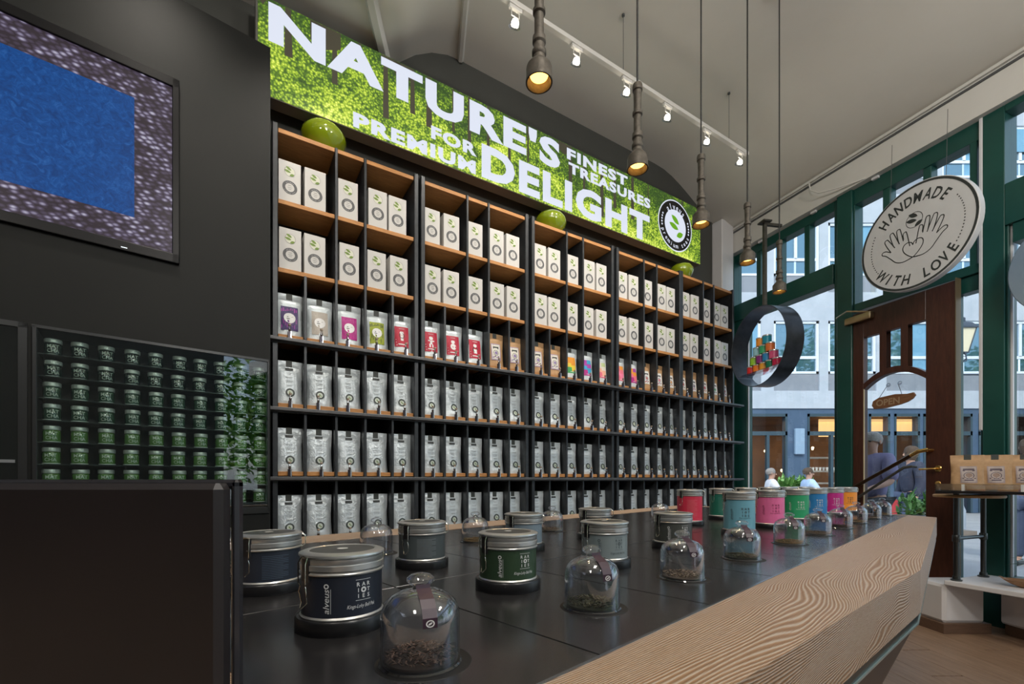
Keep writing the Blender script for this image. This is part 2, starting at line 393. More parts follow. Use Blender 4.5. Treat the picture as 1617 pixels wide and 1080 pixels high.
# the glazed front goes on beyond the right picture edge
for k, q in enumerate((-3.3, -4.9, -6.5, -8.1)):
    gframe('trim_%d' % (6+k), [(q-.12, q+.12, -.10, .05, 0, 4.06)])
gframe('trim_10', [(-8.2, -1.9, -.10, .05, 3.12, 3.40), (-8.2, -1.9, -.10, .05, 0, .55)])
# ------------------------------------------------------------------ door
door = tag(ob('door_1', MB(), door_wood, None, DH, DANG), None, None, None, 'structure')
def arch_panel(mb, x0, x1, zlo, zhi_f, zt_f, y0, y1, n=16):    # strip between two height functions
    for k in range(n):
        a = x0+(x1-x0)*k/n; b = x0+(x1-x0)*(k+1)/n
        v = [(a, y0, zhi_f(a)), (b, y0, zhi_f(b)), (b, y0, zt_f(b)), (a, y0, zt_f(a)), (a, y1, zhi_f(a)), (b, y1, zhi_f(b)), (b, y1, zt_f(b)), (a, y1, zt_f(a))]
        mb.add(v, [(0, 1, 2, 3), (7, 6, 5, 4), (0, 4, 5, 1), (3, 2, 6, 7)])
Y0, Y1 = -.03, .03
ob('stile', MB().box(-.199, 0, Y0, Y1, .02, 2.80, b=.004), door_wood, door)
ob('stile', MB().box(-.93, -.72, Y0, Y1, .02, 2.80, b=.004), door_wood, door)
ob('rail', MB().box(-.72, -.199, Y0, Y1, 2.545, 2.80, b=.003), door_wood, door)
ob('rail', MB().box(-.72, -.199, Y0, Y1, .02, .45, b=.003), door_wood, door)
arc = lambda x: 2.145-.42*(x+.46)**2/.26**2*.26
arc_t = lambda x: arc(x)+.055
m = MB(); arch_panel(m, -.72, -.199, 0, arc, arc_t, Y0, Y1); ob('arched_rail', m, door_wood, door)
for x in (-.375, -.555): 
    m = MB(); arch_panel(m, x-.03, x+.03, 0, arc_t, lambda a: 2.55, Y0, Y1, 2); ob('muntin', m, door_wood, door)
ob('pane', MB().box(-.72, -.199, -.004, .0, .45, 2.56), winglass, door)
ob('rebate_strip', MB().box(-.937, -.931, -.030, .034, .02, 2.82), mat('edge_brass', (.22, .17, .10), .35, .5), door)
ob('rebate_strip', MB().box(-.2025, -.198, .018, .032, .45, 2.04), mat('light_edge', (.5, .38, .2), .4), door)
m = MB().lathe([(.0, 0), (.026, 0), (.028, .004), (.024, .008), (0, .009)], 20, 0, Matrix.Translation((-.812, .03, 1.247)) @ Matrix.Rotation(rad(-90), 4, 'X'))
m.tube([(-.812, .03, 1.247), (-.812, .07, 1.247), (-.80, .078, 1.247), (-.70, .078, 1.243)], .008, 8)
ob('door_handle', m, brass, door)
m = MB().lathe([(0, 0), (.020, 0), (.022, .004), (.018, .007), (0, .008)], 20, 0, Matrix.Translation((-.812, .03, 1.12)) @ Matrix.Rotation(rad(-90), 4, 'X'))
ob('lock_escutcheon', m, brass, door)
m = MB().box(-.30, -.05, .03, .09, 2.70, 2.765, b=.008); m.tube([(-.27, .07, 2.77), (-.16, .20, 2.795), (.02, .10, 2.80)], .007, 6)
ob('door_closer', m, mat('satin_brass', (.55, .42, .24), .38, 1), door)
for z in (2.48, 2.25, 1.25, .3): ob('hinge', MB().box(-.003, .014, .0, .05, z-.045, z+.045, b=.003), track_w, door)
ob('threshold', MB().box(-1.05, .25, -.18, .16, 0, .012), mat('dark_threshold', (.02, .02, .03), .5), door)
# diagonal push rails in front of the door glass
def rail_thing(a, b, mats, label, r):
    t = thing('door_grab_rail', label, 'handrail', DH, DANG)
    A = Vector(a); B = Vector(b)
    m = MB(); m.tube([A+Vector((0, -.06, 0)), A, A+(B-A)*.5, B-(B-A)*.12], [r*.8, r, r, r], 10, 0)
    ob('bar', m, mats[0], t)
    m = MB(); m.tube([B-(B-A)*.12, B-(B-A)*.03, B+Vector((-.04, -.015, .0)), B+Vector((-.05, -.06, -.005))], [r, r*1.05, r, r*.8], 10, 0)
    ob('end_bracket', m, mats[1], t)
rail_thing((-.07, .09, 1.03), (-.72, .09, 1.41), (mat('aged_bronze', (.08, .045, .025), .3, .8), brass), 'upper diagonal grab rail across the door, dark bar with brass end', .017)
rail_thing((-.16, .09, .96), (-.60, .09, 1.27), (iron, iron), 'lower diagonal grab rail across the door, plain dark grey bar', .012)
# OPEN sign
t = thing('open_sign', 'carved wooden OPEN sign hanging on strings from the door glass', 'sign', DH+Vector((0, 0, 0)), DANG)
pts = [(-.66, 1.90), (-.645, 1.925), (-.60, 1.92), (-.50, 1.935), (-.36, 1.925), (-.31, 1.90), (-.30, 1.86), (-.32, 1.825), (-.42, 1.82), (-.54, 1.835), (-.60, 1.85), (-.64, 1.872)]
mb = MB(); nn = len(pts); mb.add([(x, .045, z) for x, z in pts]+[(x, .065, z) for x, z in pts], [tuple(range(nn)), tuple(range(2*nn-1, nn-1, -1))]+[(i, i+nn, (i+1) % nn+nn, (i+1) % nn) for i in range(nn)])
ob('board', mb, woodmat('sign_wood', (.16, .07, .03), (.28, .13, .06), 8, 'X', .6), t)
v, f = fit_text('OPEN', 0, .2, 1.845, 1.905, .02); ob('lettering', MB().add([(-.34-x, .0665, z) for x, z in v], f), mat('sign_letter', (.42, .30, .18), .5), t)
m = MB(); m.tube([(-.36, .055, 1.925), (-.405, .02, 2.03)], .0025, 5); m.tube([(-.55, .055, 1.93), (-.50, .02, 2.03)], .0025, 5); ob('string', m, inkg, t)
for x in (-.405, -.50): ob('suction_hook', MB().lathe([(0, 0), (.02, 0), (.016, .008), (.007, .014), (.007, .022), (0, .023)], 14, 0, Matrix.Translation((x, .002, 2.04)) @ Matrix.Rotation(rad(-90), 4, 'X')), acrylic, t)

# ================================================================== LIT BANNER over the shelves
ban = thing('lit_banner', 'long backlit banner with tea field picture and large white lettering above the shelves', 'sign', WL(0, 3.40, 0), WANG)
ob('housing', MB().box(.13, 4.70, .006, .115, 3.685, 4.333, b=.004), mat('banner_housing', (.16, .155, .145), .5), ban)
field = mat('tea_field_print', (.3, .4, .1), .5)
_v = coords(field, (1, 1, 1)); _vs = coords(field, (1.2, 1, 2.0))
_nb = noise(field, _vs, 2.2, 5, .65, .6)
_vo = N(field, 'ShaderNodeTexVoronoi'); _vo.inputs['Scale'].default_value = 62; L(field, _v, _vo.inputs['Vector'])
_mm = N(field, 'ShaderNodeMath', operation='MULTIPLY_ADD'); L(field, _vo.outputs['Distance'], _mm.inputs[0]); _mm.inputs[1].default_value = -.42; L(field, _nb, _mm.inputs[2]); _sz = N(field, 'ShaderNodeSeparateXYZ'); L(field, _v, _sz.inputs[0]); _gz = N(field, 'ShaderNodeMath', operation='MULTIPLY_ADD'); L(field, _sz.outputs[2], _gz.inputs[0]); _gz.inputs[1].default_value = -.45; _gz.inputs[2].default_value = 4.02*.45; _ga = N(field, 'ShaderNodeMath', operation='ADD'); L(field, _mm.outputs[0], _ga.inputs[0]); L(field, _gz.outputs[0], _ga.inputs[1])
_fc = ramp(field, _ga.outputs[0], [(.12, (.02, .05, .008)), (.28, (.07, .14, .012)), (.38, (.22, .34, .02)), (.50, (.46, .55, .06)), (.64, (.72, .76, .22)), (.78, (.88, .90, .50))])
_b = field.node_tree.nodes['Principled BSDF']; _dk = N(field, 'ShaderNodeMix', data_type='RGBA'); _dk.inputs[0].default_value = .85; L(field, _fc, _dk.inputs[6]); _dk.inputs[7].default_value = (.01, .01, .01, 1); base(field, _dk.outputs[2]); L(field, _fc, _b.inputs['Emission Color']); _b.inputs['Emission Strength'].default_value = 1.35
ob('printed_face', MB().box(.145, 4.688, 0, .006, 3.69, 4.329), field, ban)
trunk = mat('tree_print', (.05, .045, .03), .6, emit=(.05, .045, .03), es=.6)
mb = MB(); random.seed(3)
for x, wd, zb in [(.30, .05, 4.0), (.60, .04, 3.95), (.78, .03, 4.12), (.96, .045, 3.86), (1.17, .04, 3.98), (1.30, .05, 3.93), (1.52, .025, 3.98), (1.66, .035, 3.90), (1.84, .03, 3.97), (2.05, .03, 3.9), (2.25, .02, 4.0), (2.72, .05, 3.80), (2.9, .03, 3.95), (3.12, .05, 3.78), (3.30, .04, 3.92), (3.55, .05, 3.88), (3.80, .02, 4.0), (4.35, .03, 4.1)]:
    ob('tree_trunk', MB().add([(x, -.0006, zb), (x+wd, -.0006, zb), (x+wd*.8, -.0006, 4.325), (x+wd*.1, -.0006, 4.325)], [(0, 1, 2, 3)]), trunk, ban)
for x0, x1, zb in [(.46, .66, 4.16), (.95, 1.1, 4.25), (2.6, 2.75, 4.22), (.145, .2, 4.27), (1.05, 1.2, 4.2)]:
    ob('tree_crown', MB().add([(x0, -.0004, zb+.03), ((x0+x1)/2, -.0004, zb), (x1, -.0004, zb+.05), (x1, -.0004, 4.325), (x0, -.0004, 4.325)], [(0, 1, 2, 3, 4)]), trunk, ban)
lit = mat('lit_white', (.10, .10, .10), .5, emit=(.70, .75, .88), es=.92)
def word(s, x0, x1, z0, z1, bold=.035):
    v, f = fit_text(s, x0, x1, z0, z1, bold*.95, 0, 1.13); ob('lettering', MB().add(xz(v, -.0022), f), lit, ban)
word("NATURE'S", .205, 2.62, 4.045, 4.318, .05)
word('FINEST', 2.70, 3.50, 4.192, 4.30, .05); word('TREASURES', 2.72, 3.84, 4.068, 4.172, .05)
word('FOR', 1.34, 1.745, 3.85, 3.955, .05); word('PREMIUM', .745, 1.735, 3.70, 3.81, .05)
word('DELIGHT', 1.79, 3.83, 3.70, 3.99, .05)
lg = MB(); T0 = Matrix.Translation((4.245, -.003, 4.005)) @ MXZ
lg.disc(.285, 40, 0, T0); lg.disc(.272, 40, 1, Matrix.Translation((0, -.001, 0)) @ T0); lg.disc(.178, 40, 0, Matrix.Translation((0, -.002, 0)) @ T0)
arc_text(lg, 'alveus', .210, .095, rad(90), rad(15.5), 0, -.006, bold=.01, sx=.85, cx=4.245, cz=4.005)
arc_text(lg, 'premium teas', .222, .068, rad(-90), rad(12.0), 0, -.006, True, bold=.015, sx=.85, cx=4.245, cz=4.005)
for a in [158, 166, 174, 182, 190, 22, 14, 6, -2, -10]:
    lg.disc(.011, 8, 0, Matrix.Translation((4.245+.225*math.cos(rad(a)), -.006, 4.005+.225*math.sin(rad(a)))) @ MXZ)
three_leaves(lg, (4.245, 4.0), .24, 2, -.007)
ob('round_emblem', lg, [lit, mat('emblem_black', (.015, .015, .015), .5), mat('emblem_leaf', (.12, .33, .01), .5, emit=(.12, .33, .01), es=.7)], ban)

# ================================================================== SHELF UNITS
BW = .985; BS = [.223, 1.229, 2.249, 3.270, 4.250]
ORD = ['leftmost', 'second', 'third', 'fourth', 'rightmost']
BAY = ['leftmost bay', 'second bay', 'middle bay', 'fourth bay', 'rightmost bay']
CELL = ['first', 'second', 'third', 'fourth', 'last']
ZW = [3.452, 2.990, 2.542]                 # wooden boards
ZL = [2.075, 1.622, 1.172, .720, .270]     # steel ledges
boards = {}
def bm_board(wd): 
    k = round(wd, 3)
    if k not in boards: boards[k] = MB().box(0, wd, .012, .30, -.028, 0, b=.002).mesh('shelf_board', shelf_wood)
    return boards[k]
up_me = MB().box(-.016, .016, 0, .30, 0, 3.475, b=.003).mesh('upright', steel_m)
dv_up = MB().box(-.009, .009, .002, .30, 2.075, 3.452, b=.002).mesh('divider', steel_m)
dv_lo = MB().box(-.009, .009, .002, .30, .27, 2.06, b=.002).mesh('divider', steel_m)
dv_s = MB().box(-.009, .009, .002, .30, 2.09, 2.515, b=.002).mesh('divider', steel_m)
for b in range(5):
    t = thing('shelf_unit', f'black steel shelf bay with oak boards, {ORD[b]} of the five bays along the wall', 'shelf', WL(BS[b], 3.32, 0), WANG, 'shelf bays along the wall')
    c = BW/5
    for x in (.016, BW-.016): ob('upright', up_me, None, t, (x, 0, 0))
    for x in (2*c, 3*c): ob('divider', dv_up, None, t, (x, 0, 0))
    for x in (c, 4*c): ob('divider', dv_s, None, t, (x, 0, 0))
    for k in range(1, 5): ob('divider', dv_lo, None, t, (k*c, 0, 0))
    for z in ZW:
        for x0, x1 in ((.034, 2*c-.010), (2*c+.010, 3*c-.010), (3*c+.010, BW-.034)): ob('shelf_board', bm_board(x1-x0), None, t, (x0, 0, z))
    for z in ZL:
        for k in range(5):
            x0 = k*c+(.034 if k == 0 else .011); x1 = (k+1)*c-(.034 if k == 4 else .011)
            ob('shelf_board', bm_board(x1-x0), None, t, (x0, .006, z+.034))
    if b < 4: ob('back_panel', MB().box(.0, BW, .286, .298, .2, 3.42), backp, t)
    else: ob('back_panel', MB().box(.0, BW, .286, .298, .2, 3.42), backp, t)
for i, z in enumerate(ZL):
    tag(ob('steel_ledge', MB().box(.19, 5.374, -.045, .008, -.022, 0, b=.003).box(.19, 5.374, -.002, .006, -.03, 0), ledge_m, None, WL(0, 3.32, z), WANG),
        ['long dark steel ledge under the row of coloured pouches', 'long dark steel ledge under the upper row of white pouches', 'long dark steel ledge level with the tops of the counter tins', 'long dark steel ledge just above the counter back edge', 'long dark steel ledge near the floor'][i], 'ledge', 'steel ledges across the bays')

# white tea cartons, two rows
m = MB().box(-.067, .067, 0, .095, 0, .272, 0, b=.0015)
bx = m.mesh('carton', carton)
m = MB(); T1 = Matrix.Translation((0, -.0008, .205)) @ MXZ; m.disc(.033, 20, 0, T1, r0=.0318); m.disc(.029, 20, 1, Matrix.Translation((0, -.0006, .205)) @ MXZ)
three_leaves(m, (-.006, .206), .062, 2, -.0014); lf_me = m.mesh('leaf_print', [inkg, mat('box_pale', (.62, .63, .52), .5), leafg])
m = MB(); m.disc(.045, 28, 0, Matrix.Translation((0, -.0008, .100)) @ MXZ, r0=.0275)
arc_text(m, 'alveus', .0355, .0105, rad(90), rad(15), 1, -.0014, cz=.100, bold=0); arc_text(m, 'premium teas', .0365, .007, rad(-90), rad(10), 1, -.0014, True, cz=.100, bold=0)
m.box(-.010, .010, -.0010, -.0006, .112, .114, 0).box(-.013, .013, -.0010, -.0006, .099, .101, 0).box(-.009, .009, -.0010, -.0006, .088, .090, 0)
seal_me = m.mesh('seal_print', [inkg, white_print])
box_kit = ('tea_carton', [('carton', bx), ('leaf_print', lf_me), ('seal_print', seal_me)])
back_kit = ('tea_carton', [('carton', bx)])
XO = [.105, .262, .48, .680, .838]
random.seed(11)
for r, z in enumerate((2.990, 2.542)):
    for b in range(5):
        for k in range(5):
            s = BS[b]+XO[k]+random.uniform(-.006, .006)
            place(box_kit, f'white tea carton with leaf print, {["upper", "lower"][r]} carton row, {BAY[b]}, {CELL[k]} from left', 'box', WL(s, 3.345+random.uniform(-.006, .006), z), WANG+random.uniform(-.03, .03), 'white tea cartons on the two top rows')
            place(back_kit, f'plain white carton half hidden behind the {CELL[k]} carton, {["upper", "lower"][r]} carton row, {BAY[b]}', 'box', WL(s+.006, 3.475, z), WANG, 'white cartons in the second row behind')

# stand-up pouches
def pf(x, z, W, Hh, D):         # distance of the front face before the middle plane
    a = max(0, 1-(z/Hh)**1.3)*.92; b_ = max(0, 1-(abs(x)/(W/2))**3.2)
    crease = .0035*math.sin(x*70+z*31)*b_*(.3+a)
    return .003+D/2*(.10 if z > Hh*.86 else a)*b_+(crease if z < Hh*.86 else 0)
def pouch_mesh(W, Hh, D, mats, seed, name='pouch', lean=0):
    nx, nz = 9, 12; vs = []; fs = []; R = random.Random(seed)
    ph = R.uniform(0, 6); zs = [0, .012, .04]+[.04+(.86*Hh-.04)*k/7 for k in range(1, 8)]+[.865*Hh, Hh]; nz = len(zs)-1
    for side in (-1, 1):
        for z in zs:
            wob = 1-.055*math.sin(PI*min(1, z/(Hh*.9)))*(1 if z > .02 else 0)
            for i in range(nx):
                x = (-1+2*i/(nx-1))*W/2*wob
                y = pf(x/wob, z, W, Hh, D)+(.0022*math.sin(x*90+ph+z*45) if .02 < z < .84*Hh and 0 < i < nx-1 else 0)
                if 0 < z < .045: y += .004*(1-abs(2*i/(nx-1)-1))
                if i in (0, nx-1): y = .002+ .25*D/2*max(0, 1-z/(Hh*.5))
                vs.append((x, side*y, z))
    o = nx*(nz+1)
    for k in range(nz):
        for i in range(nx-1):
            a = k*nx+i; fs.append((a, a+1, a+nx+1, a+nx)); fs.append((o+a+1, o+a, o+a+nx, o+a+nx+1))
        a = k*nx; fs.append((a, a+nx, o+a+nx, o+a)); a += nx-1; fs.append((a+nx, a, o+a, o+a+nx))
    for i in range(nx-1): fs.append((i+1, i, o+i, o+i+1)); a = nz*nx+i; fs.append((a, a+1, o+a+1, o+a))
    return MB().add(vs, fs, 0, True).mesh(name, mats, 60)
PW, PH, PD = .172, .294, .075
def onf(pts, off=.0016): return [(x, -pf(x, z, PW, PH, PD)-off-.0022, z) for x, z in pts]
def grid_patch(mb, x0, x1, z0, z1, mi=0, off=.0016, nx=4, nz=4):
    v = onf([(x0+(x1-x0)*i/nx, z0+(z1-z0)*j/nz) for j in range(nz+1) for i in range(nx+1)], off)
    mb.add(v, [(j*(nx+1)+i, j*(nx+1)+i+1, (j+1)*(nx+1)+i+1, (j+1)*(nx+1)+i) for j in range(nz) for i in range(nx)], mi)
def ring_patch(mb, c, r, r0, mi, off, n=20):
    o = [(c[0]+r*math.cos(2*PI*i/n), c[1]+r*math.sin(2*PI*i/n)) for i in range(n)]
    if r0 <= 0: mb.add(onf(o, off), [tuple(range(n))], mi); return
    q = [(c[0]+r0*math.cos(2*PI*i/n), c[1]+r0*math.sin(2*PI*i/n)) for i in range(n)]
    mb.add(onf(o+q, off), [(i, (i+1) % n, n+(i+1) % n, n+i) for i in range(n)], mi)
pw_me = [pouch_mesh(PW, PH, PD, foil, s) for s in (1, 2, 3, 4)]
pk_me = pouch_mesh(PW, PH, PD, kraft, 5)
tab_me = MB().box(-.019, .019, -.0075, .0075, PH-.040, PH+.003, b=.001).mesh('top_label', mottled('label_black', (.035, .038, .036), (.055, .066, .055), 40, .5, st=0))
m = MB(); grid_patch(m, -.024, .024, PH-.063, PH-.048, 0, .0022, 4, 1)
for x0, x1, z0, z1 in ((-.031, -.0302, .085, .226), (.0302, .031, .085, .226), (-.031, .031, .2255, .2262), (-.031, .031, .085, .0857)): grid_patch(m, x0, x1, z0, z1, 1, .002, 1 if x1-x0 < .01 else 4, 5 if z1-z0 > .01 else 1)
for z, wd in ((.212, .018), (.203, .012), (.185, .024), (.178, .022), (.160, .026), (.153, .024), (.146, .02), (.128, .022), (.121, .018), (.100, .006)): grid_patch(m, -wd, wd*.8, z, z+.0018, 1, .0021, 2, 1)
info_me = m.mesh('info_print', [ink, mat('print_grey', (.30, .32, .33), .5)])
m = MB(); ring_patch(m, (.004, .078), .029, .018, 0, .0030); ring_patch(m, (.004, .078), .018, 0, 1, .0026)
for dx, dz, a in ((-.003, .005, -.5), (-.002, -.002, -.3), (.006, -.006, .4)):
    p = leaf2(.014, .0026, a, (.004+dx, .078+dz)); m.add(onf(p, .0034), [tuple(range(len(p)))], 2)
badge_me = m.mesh('round_badge', [mat('badge_ring', (.045, .06, .055), .4), mat('badge_centre', (.62, .68, .60), .5), leafg])
cork = mat('dark_cap', (.03, .03, .03), .4)
vm = MB().lathe([(.010, 0), (.0105, .002), (.0105, .052)], 12); vial_base = MB().box(-.012, .012, -.006, .012, 0, .05, b=.002).mesh('label_stand', mat('stand_dark', (.04, .035, .045), .3, .6))
vial_face = MB().box(.004, .011, -.0075, -.006, .002, .05).mesh('bright_edge', mat('bright_edge', (.65, .66, .7), .25, .8))
vial_glass = MB().lathe([(.008, .05), (.009, .055), (.009, .075), (.006, .082), (.006, .088)], 10).mesh('vial', vial_m)
vial_cap = MB().lathe([(.0085, .086), (.0095, .089), (.0095, .097), (.008, .099)], 10).mesh('cap', mottled('cap_tan', (.28, .22, .16), (.38, .30, .22), 30, .5, st=0))
vial_tea = MB().lathe([(.0075, .051), (.0078, .068)], 8).mesh('tea_sample', mat('tea_dark', (.09, .05, .03), .9))
vial_kit = ('sample_vial', [('label_stand', vial_base, [('bright_edge', vial_face)]), ('vial', vial_glass, [('tea_sample', vial_tea), ('cap', vial_cap)])])
ROWN = ['top pouch row', 'second pouch row', 'third pouch row', 'fourth pouch row', 'lowest row']
def cellx(b, k): c = BW/5; return BS[b]+k*c+c/2+(.008 if k == 0 else -.008 if k == 4 else 0)
random.seed(5)
def jit(a): return random.uniform(-a, a)
for r in (1, 2, 3):
    for b in range(5):
        for k in range(5):
            kit = ('tea_pouch', [('pouch', pw_me[random.randrange(4)]), ('top_label', tab_me), ('info_print', info_me), ('round_badge', badge_me)])
            s = cellx(b, k); z = ZL[r]+.034
            place(kit, f'white foil tea pouch, {["", "upper", "middle", "lowest"][r]} row of white pouches, {BAY[b]}, {CELL[k]} from left', 'tea pouch', WL(s-.004+jit(.004), 3.405, z), WANG+jit(.06), 'white foil tea pouches on the shelves', rot=(jit(.02)-.03, 0, WANG+jit(.06)))
            if r < 3 or b < 3:
                place(vial_kit, f'small sample vial on its stand, {["", "upper", "middle", "lowest"][r]} white pouch row, {BAY[b]}, {CELL[k]} from left', 'vial', WL(s-.012+jit(.012), 3.309, z-.034+.0), WANG, 'sample vials in front of the pouches')

# coloured pouches of the top pouch row
def P(name, c, r=.5): return mat(name, c, r)
prp, mag, red_, grn, cream = P('label_purple', (.06, .035, .14)), P('label_magenta', (.42, .015, .22)), P('label_red', (.48, .012, .045)), P('label_jungle', (.30, .36, .02)), P('label_cream', (.72, .70, .62))
dkl, lil, org, pnk, blu, gre, mau = P('label_dark', (.03, .035, .02)), P('label_lilac', (.40, .30, .42)), P('label_orange', (.75, .30, .03)), P('label_pink', (.75, .16, .24)), P('label_blue', (.04, .32, .55)), P('label_green', (.05, .35, .10)), P('label_mauve', (.36, .05, .35))
def label_mesh(kind, cs):
    m = MB()
    if kind == 'cart':
        grid_patch(m, -.052, .052, .040, .205, 0, .0020, 5, 6)
        for i in range(9): grid_patch(m, -.05+.011*i, -.046+.011*i, .045+(i*37 % 50)*.001, .075+(i*37 % 50)*.001, 1, .0024, 1, 1); grid_patch(m, -.05+.011*i, -.044+.011*i, .165+(i*23 % 20)*.001, .185+(i*23 % 15)*.001, 1, .0024, 1, 1)
        ring_patch(m, (0, .125), .036, 0, 2, .0030, 14); grid_patch(m, -.016, .016, .131, .136, 3, .0038, 3, 1); grid_patch(m, -.019, .019, .118, .123, 3, .0038, 3, 1); grid_patch(m, -.010, .010, .144, .146, 3, .0038, 2, 1)
    elif kind == 'red':
        grid_patch(m, -.056, .050, .045, .205, 0, .0020, 5, 6)
        f = cs[4]
        ring_patch(m, (-.002, .155), .016, 0, 1, .0030, 12)
        if f == 0: grid_patch(m, -.012, .010, .095, .145, 1, .0030, 2, 2); ring_patch(m, (-.002, .135), .022, .017, 2, .0034, 12)
        elif f == 1: grid_patch(m, -.028, .024, .128, .138, 1, .0030, 4, 1); grid_patch(m, -.012, .008, .105, .140, 1, .0030, 2, 2); grid_patch(m, -.020, -.008, .080, .108, 1, .0030, 1, 2); grid_patch(m, .004, .016, .080, .108, 1, .0030, 1, 2)
        elif f == 2: ring_patch(m, (-.001, .115), .026, 0, 1, .0030, 16); ring_patch(m, (-.001, .115), .008, 0, 0, .0034, 8)
        else: ring_patch(m, (-.002, .120), .026, .019, 2, .0030, 14); grid_patch(m, -.018, .014, .088, .125, 1, .0032, 3, 2)
        grid_patch(m, -.022, .018, .188, .191, 1, .003, 3, 1); grid_patch(m, -.030, .028, .062, .070, 1, .0030, 4, 1)
        for x, z in ((-.045, .08), (.038, .085), (-.04, .06), (.042, .055), (-.047, .1)): ring_patch(m, (x, z), .003, 0, 1, .003, 6)
    elif kind == 'kraft':
        grid_patch(m, -.045, .045, .060, .205, 0, .0020, 5, 6); grid_patch(m, -.038, .038, .068, .197, 1, .0025, 5, 6)
        grid_patch(m, -.026, .026, .168, .180, 3, .0032, 4, 1); grid_patch(m, -.026, -.016, .160, .168, 3, .0032, 1, 1); grid_patch(m, .016, .026, .160, .168, 3, .0032, 1, 1)
        ring_patch(m, (0, .125), .025, .021, 3, .0032, 14); ring_patch(m, (.002, .125), .015, 0, 2, .0036, 10)
        for i in range(6): ring_patch(m, (-.03+i*.011, .083+(i % 3)*.005), .006, 0, (2, 4, 3)[i % 3], .0034, 7)
    else:   # grad
        for i in range(8):
            z0 = .05+i*.0195; grid_patch(m, -.048, .0, z0, z0+.0195, (1, 1, 1, 2, 2, 0, 0, 0)[i], .0020, 2, 1); grid_patch(m, .0, .048, z0, z0+.0195, (1, 2, 2, 2, 0, 0, 3, 3)[i], .0020, 2, 1)
        grid_patch(m, -.02, .02, .062, .066, 4, .003, 3, 1)
    return m.mesh('front_label', cs[:4] if kind == 'red' else cs)
wp = white_print
fruit = P('label_fruit', (.45, .05, .05))
defs = [('cart', [prp, mau, wp, ink], 0, 'purple starry label with a white centre', 'white'), ('cart', [P('label_beige', (.46, .42, .37)), P('beige2', (.50, .46, .41)), wp, ink], 0, 'beige label with a white centre', 'white'),
 ('cart', [mag, P('mag2', (.50, .05, .28)), wp, ink], 0, 'magenta label with a white centre', 'white'), ('cart', [grn, dkl, wp, ink], 0, 'green and black leafy label', 'white')]
for i, nm in enumerate(['a small white figure', 'a white gingerbread figure', 'a round white snow figure', 'a white house figure']): defs.append(('red', [red_, wp, dkl, ink, i], 0, f'red label showing {nm}', 'white'))
for i in range(4): defs.append(('kraft', [lil, cream, P('lilac2', (.25, .18, .38)), ink, P('kr%d' % i, [(.3, .12, .3), (.2, .2, .45), (.35, .1, .2), (.3, .3, .4)][i])], 1, 'pale lilac pictured label', 'kraft'))
defs += [('grad', [org, gre, P('yel', (.75, .55, .05)), org, wp], 0, 'orange, yellow and green label', 'white'), ('grad', [mau, mag, blu, blu, wp], 0, 'purple and blue label', 'white'), ('grad', [cream, pnk, P('sal', (.8, .42, .3)), P('ygr', (.5, .6, .3)), wp], 0, 'cream label with red and green wash', 'white'),
 ('grad', [pnk, pnk, P('pk2', (.8, .2, .35)), org, wp], 0, 'bright pink label', 'white'), ('grad', [org, mag, pnk, mau, wp], 0, 'pink, orange and purple label', 'white')]
for i in range(8): defs.append(('kraft', [cream, wp, [fruit, pnk, org, fruit, prp, red_, gre, fruit][i], ink, [red_, lil, org, gre, pnk, org, dkl, red_][i]], 1, 'cream label with fruit pictures', 'kraft'))
for i, (kd, cs, isk, desc, wk) in enumerate(defs):
    b, k = divmod(i, 5); kit = ('tea_pouch', [('pouch', pk_me if isk else pw_me[i % 4]), ('top_label', tab_me), ('front_label', label_mesh(kd, cs))])
    lab = f'{wk} tea pouch with {desc}'+('' if kd in ('cart',) or (kd == 'red') or i in (12, 13, 14, 15, 16) else f', {BAY[b]}, {CELL[k]} cell')
    place(kit, lab+(' in the coloured pouch row' if len(lab.split()) < 10 else ''), 'tea pouch', WL(cellx(b, k), 3.405, ZL[0]+.034), 0, 'coloured tea pouches on the shelf', rot=(-.03, 0, WANG+jit(.05)))
    place(vial_kit, f'small sample vial on its stand in the coloured pouch row, {BAY[b]}, {CELL[k]} from left', 'vial', WL(cellx(b, k)-.01+jit(.02), 3.309, ZL[0]), WANG, 'sample vials in front of the pouches')

# green glazed bowls on top
bw = MB().lathe([(0, 0), (.075, 0), (.10, .02), (.138, .07), (.152, .11), (.148, .14), (.125, .172), (.08, .192), (0, .20)], 32)
bow_me = bw.mesh('glazed_bowl', apple)
for i, (s, sc_, n_) in enumerate([(.555, 1.0, 'largest, over the leftmost bay'), (2.55, .98, 'over the middle bay'), (4.42, .90, 'over the rightmost bay')]):
    o = ob('glazed_bowl', bow_me, None, None, WL(s, 3.455, 3.4525), 0, label=f'apple green glazed round bowl on the shelf top, {n_}', cat='bowl', group='green bowls on top of the shelves'); o.scale = (sc_,)*3

# ================================================================== PANEL WALL with screen and jar case
pwl = ob('wall_panel', MB().box(-2.2, .649, 0, .45, 1.90, 3.855).box(-2.2, .649, 0, .45, 0, .945).box(-2.2, -1.35, 0, .45, .945, 1.90).box(-.40, -.385, 0, .45, .945, 1.90)
   .box(-1.35, .649, .22, .45, .945, 1.90).box(.640, .649, 0, .45, .945, 1.90), panel_m, None, PL(0, 0, 0), PANG, 'structure')
scr = thing('wall_screen', 'large wall screen showing a blue cloth on grey knitted fabric', 'screen', PL(0, 0, 0), PANG)
ob('bezel', MB().box(-1.45, .188, -.022, 0, 2.355, 2.405, b=.003).box(-1.45, .188, -.022, 0, 3.33, 3.378, b=.003).box(.155, .188, -.022, 0, 2.355, 3.378, b=.003).box(-1.45, -1.41, -.022, 0, 2.355, 3.378, b=.003), mat('screen_bezel', (.003, .003, .004), .35, spec=.2), scr)
knit = mat('knit_picture', (.1, .1, .1), .25, spec=.12)
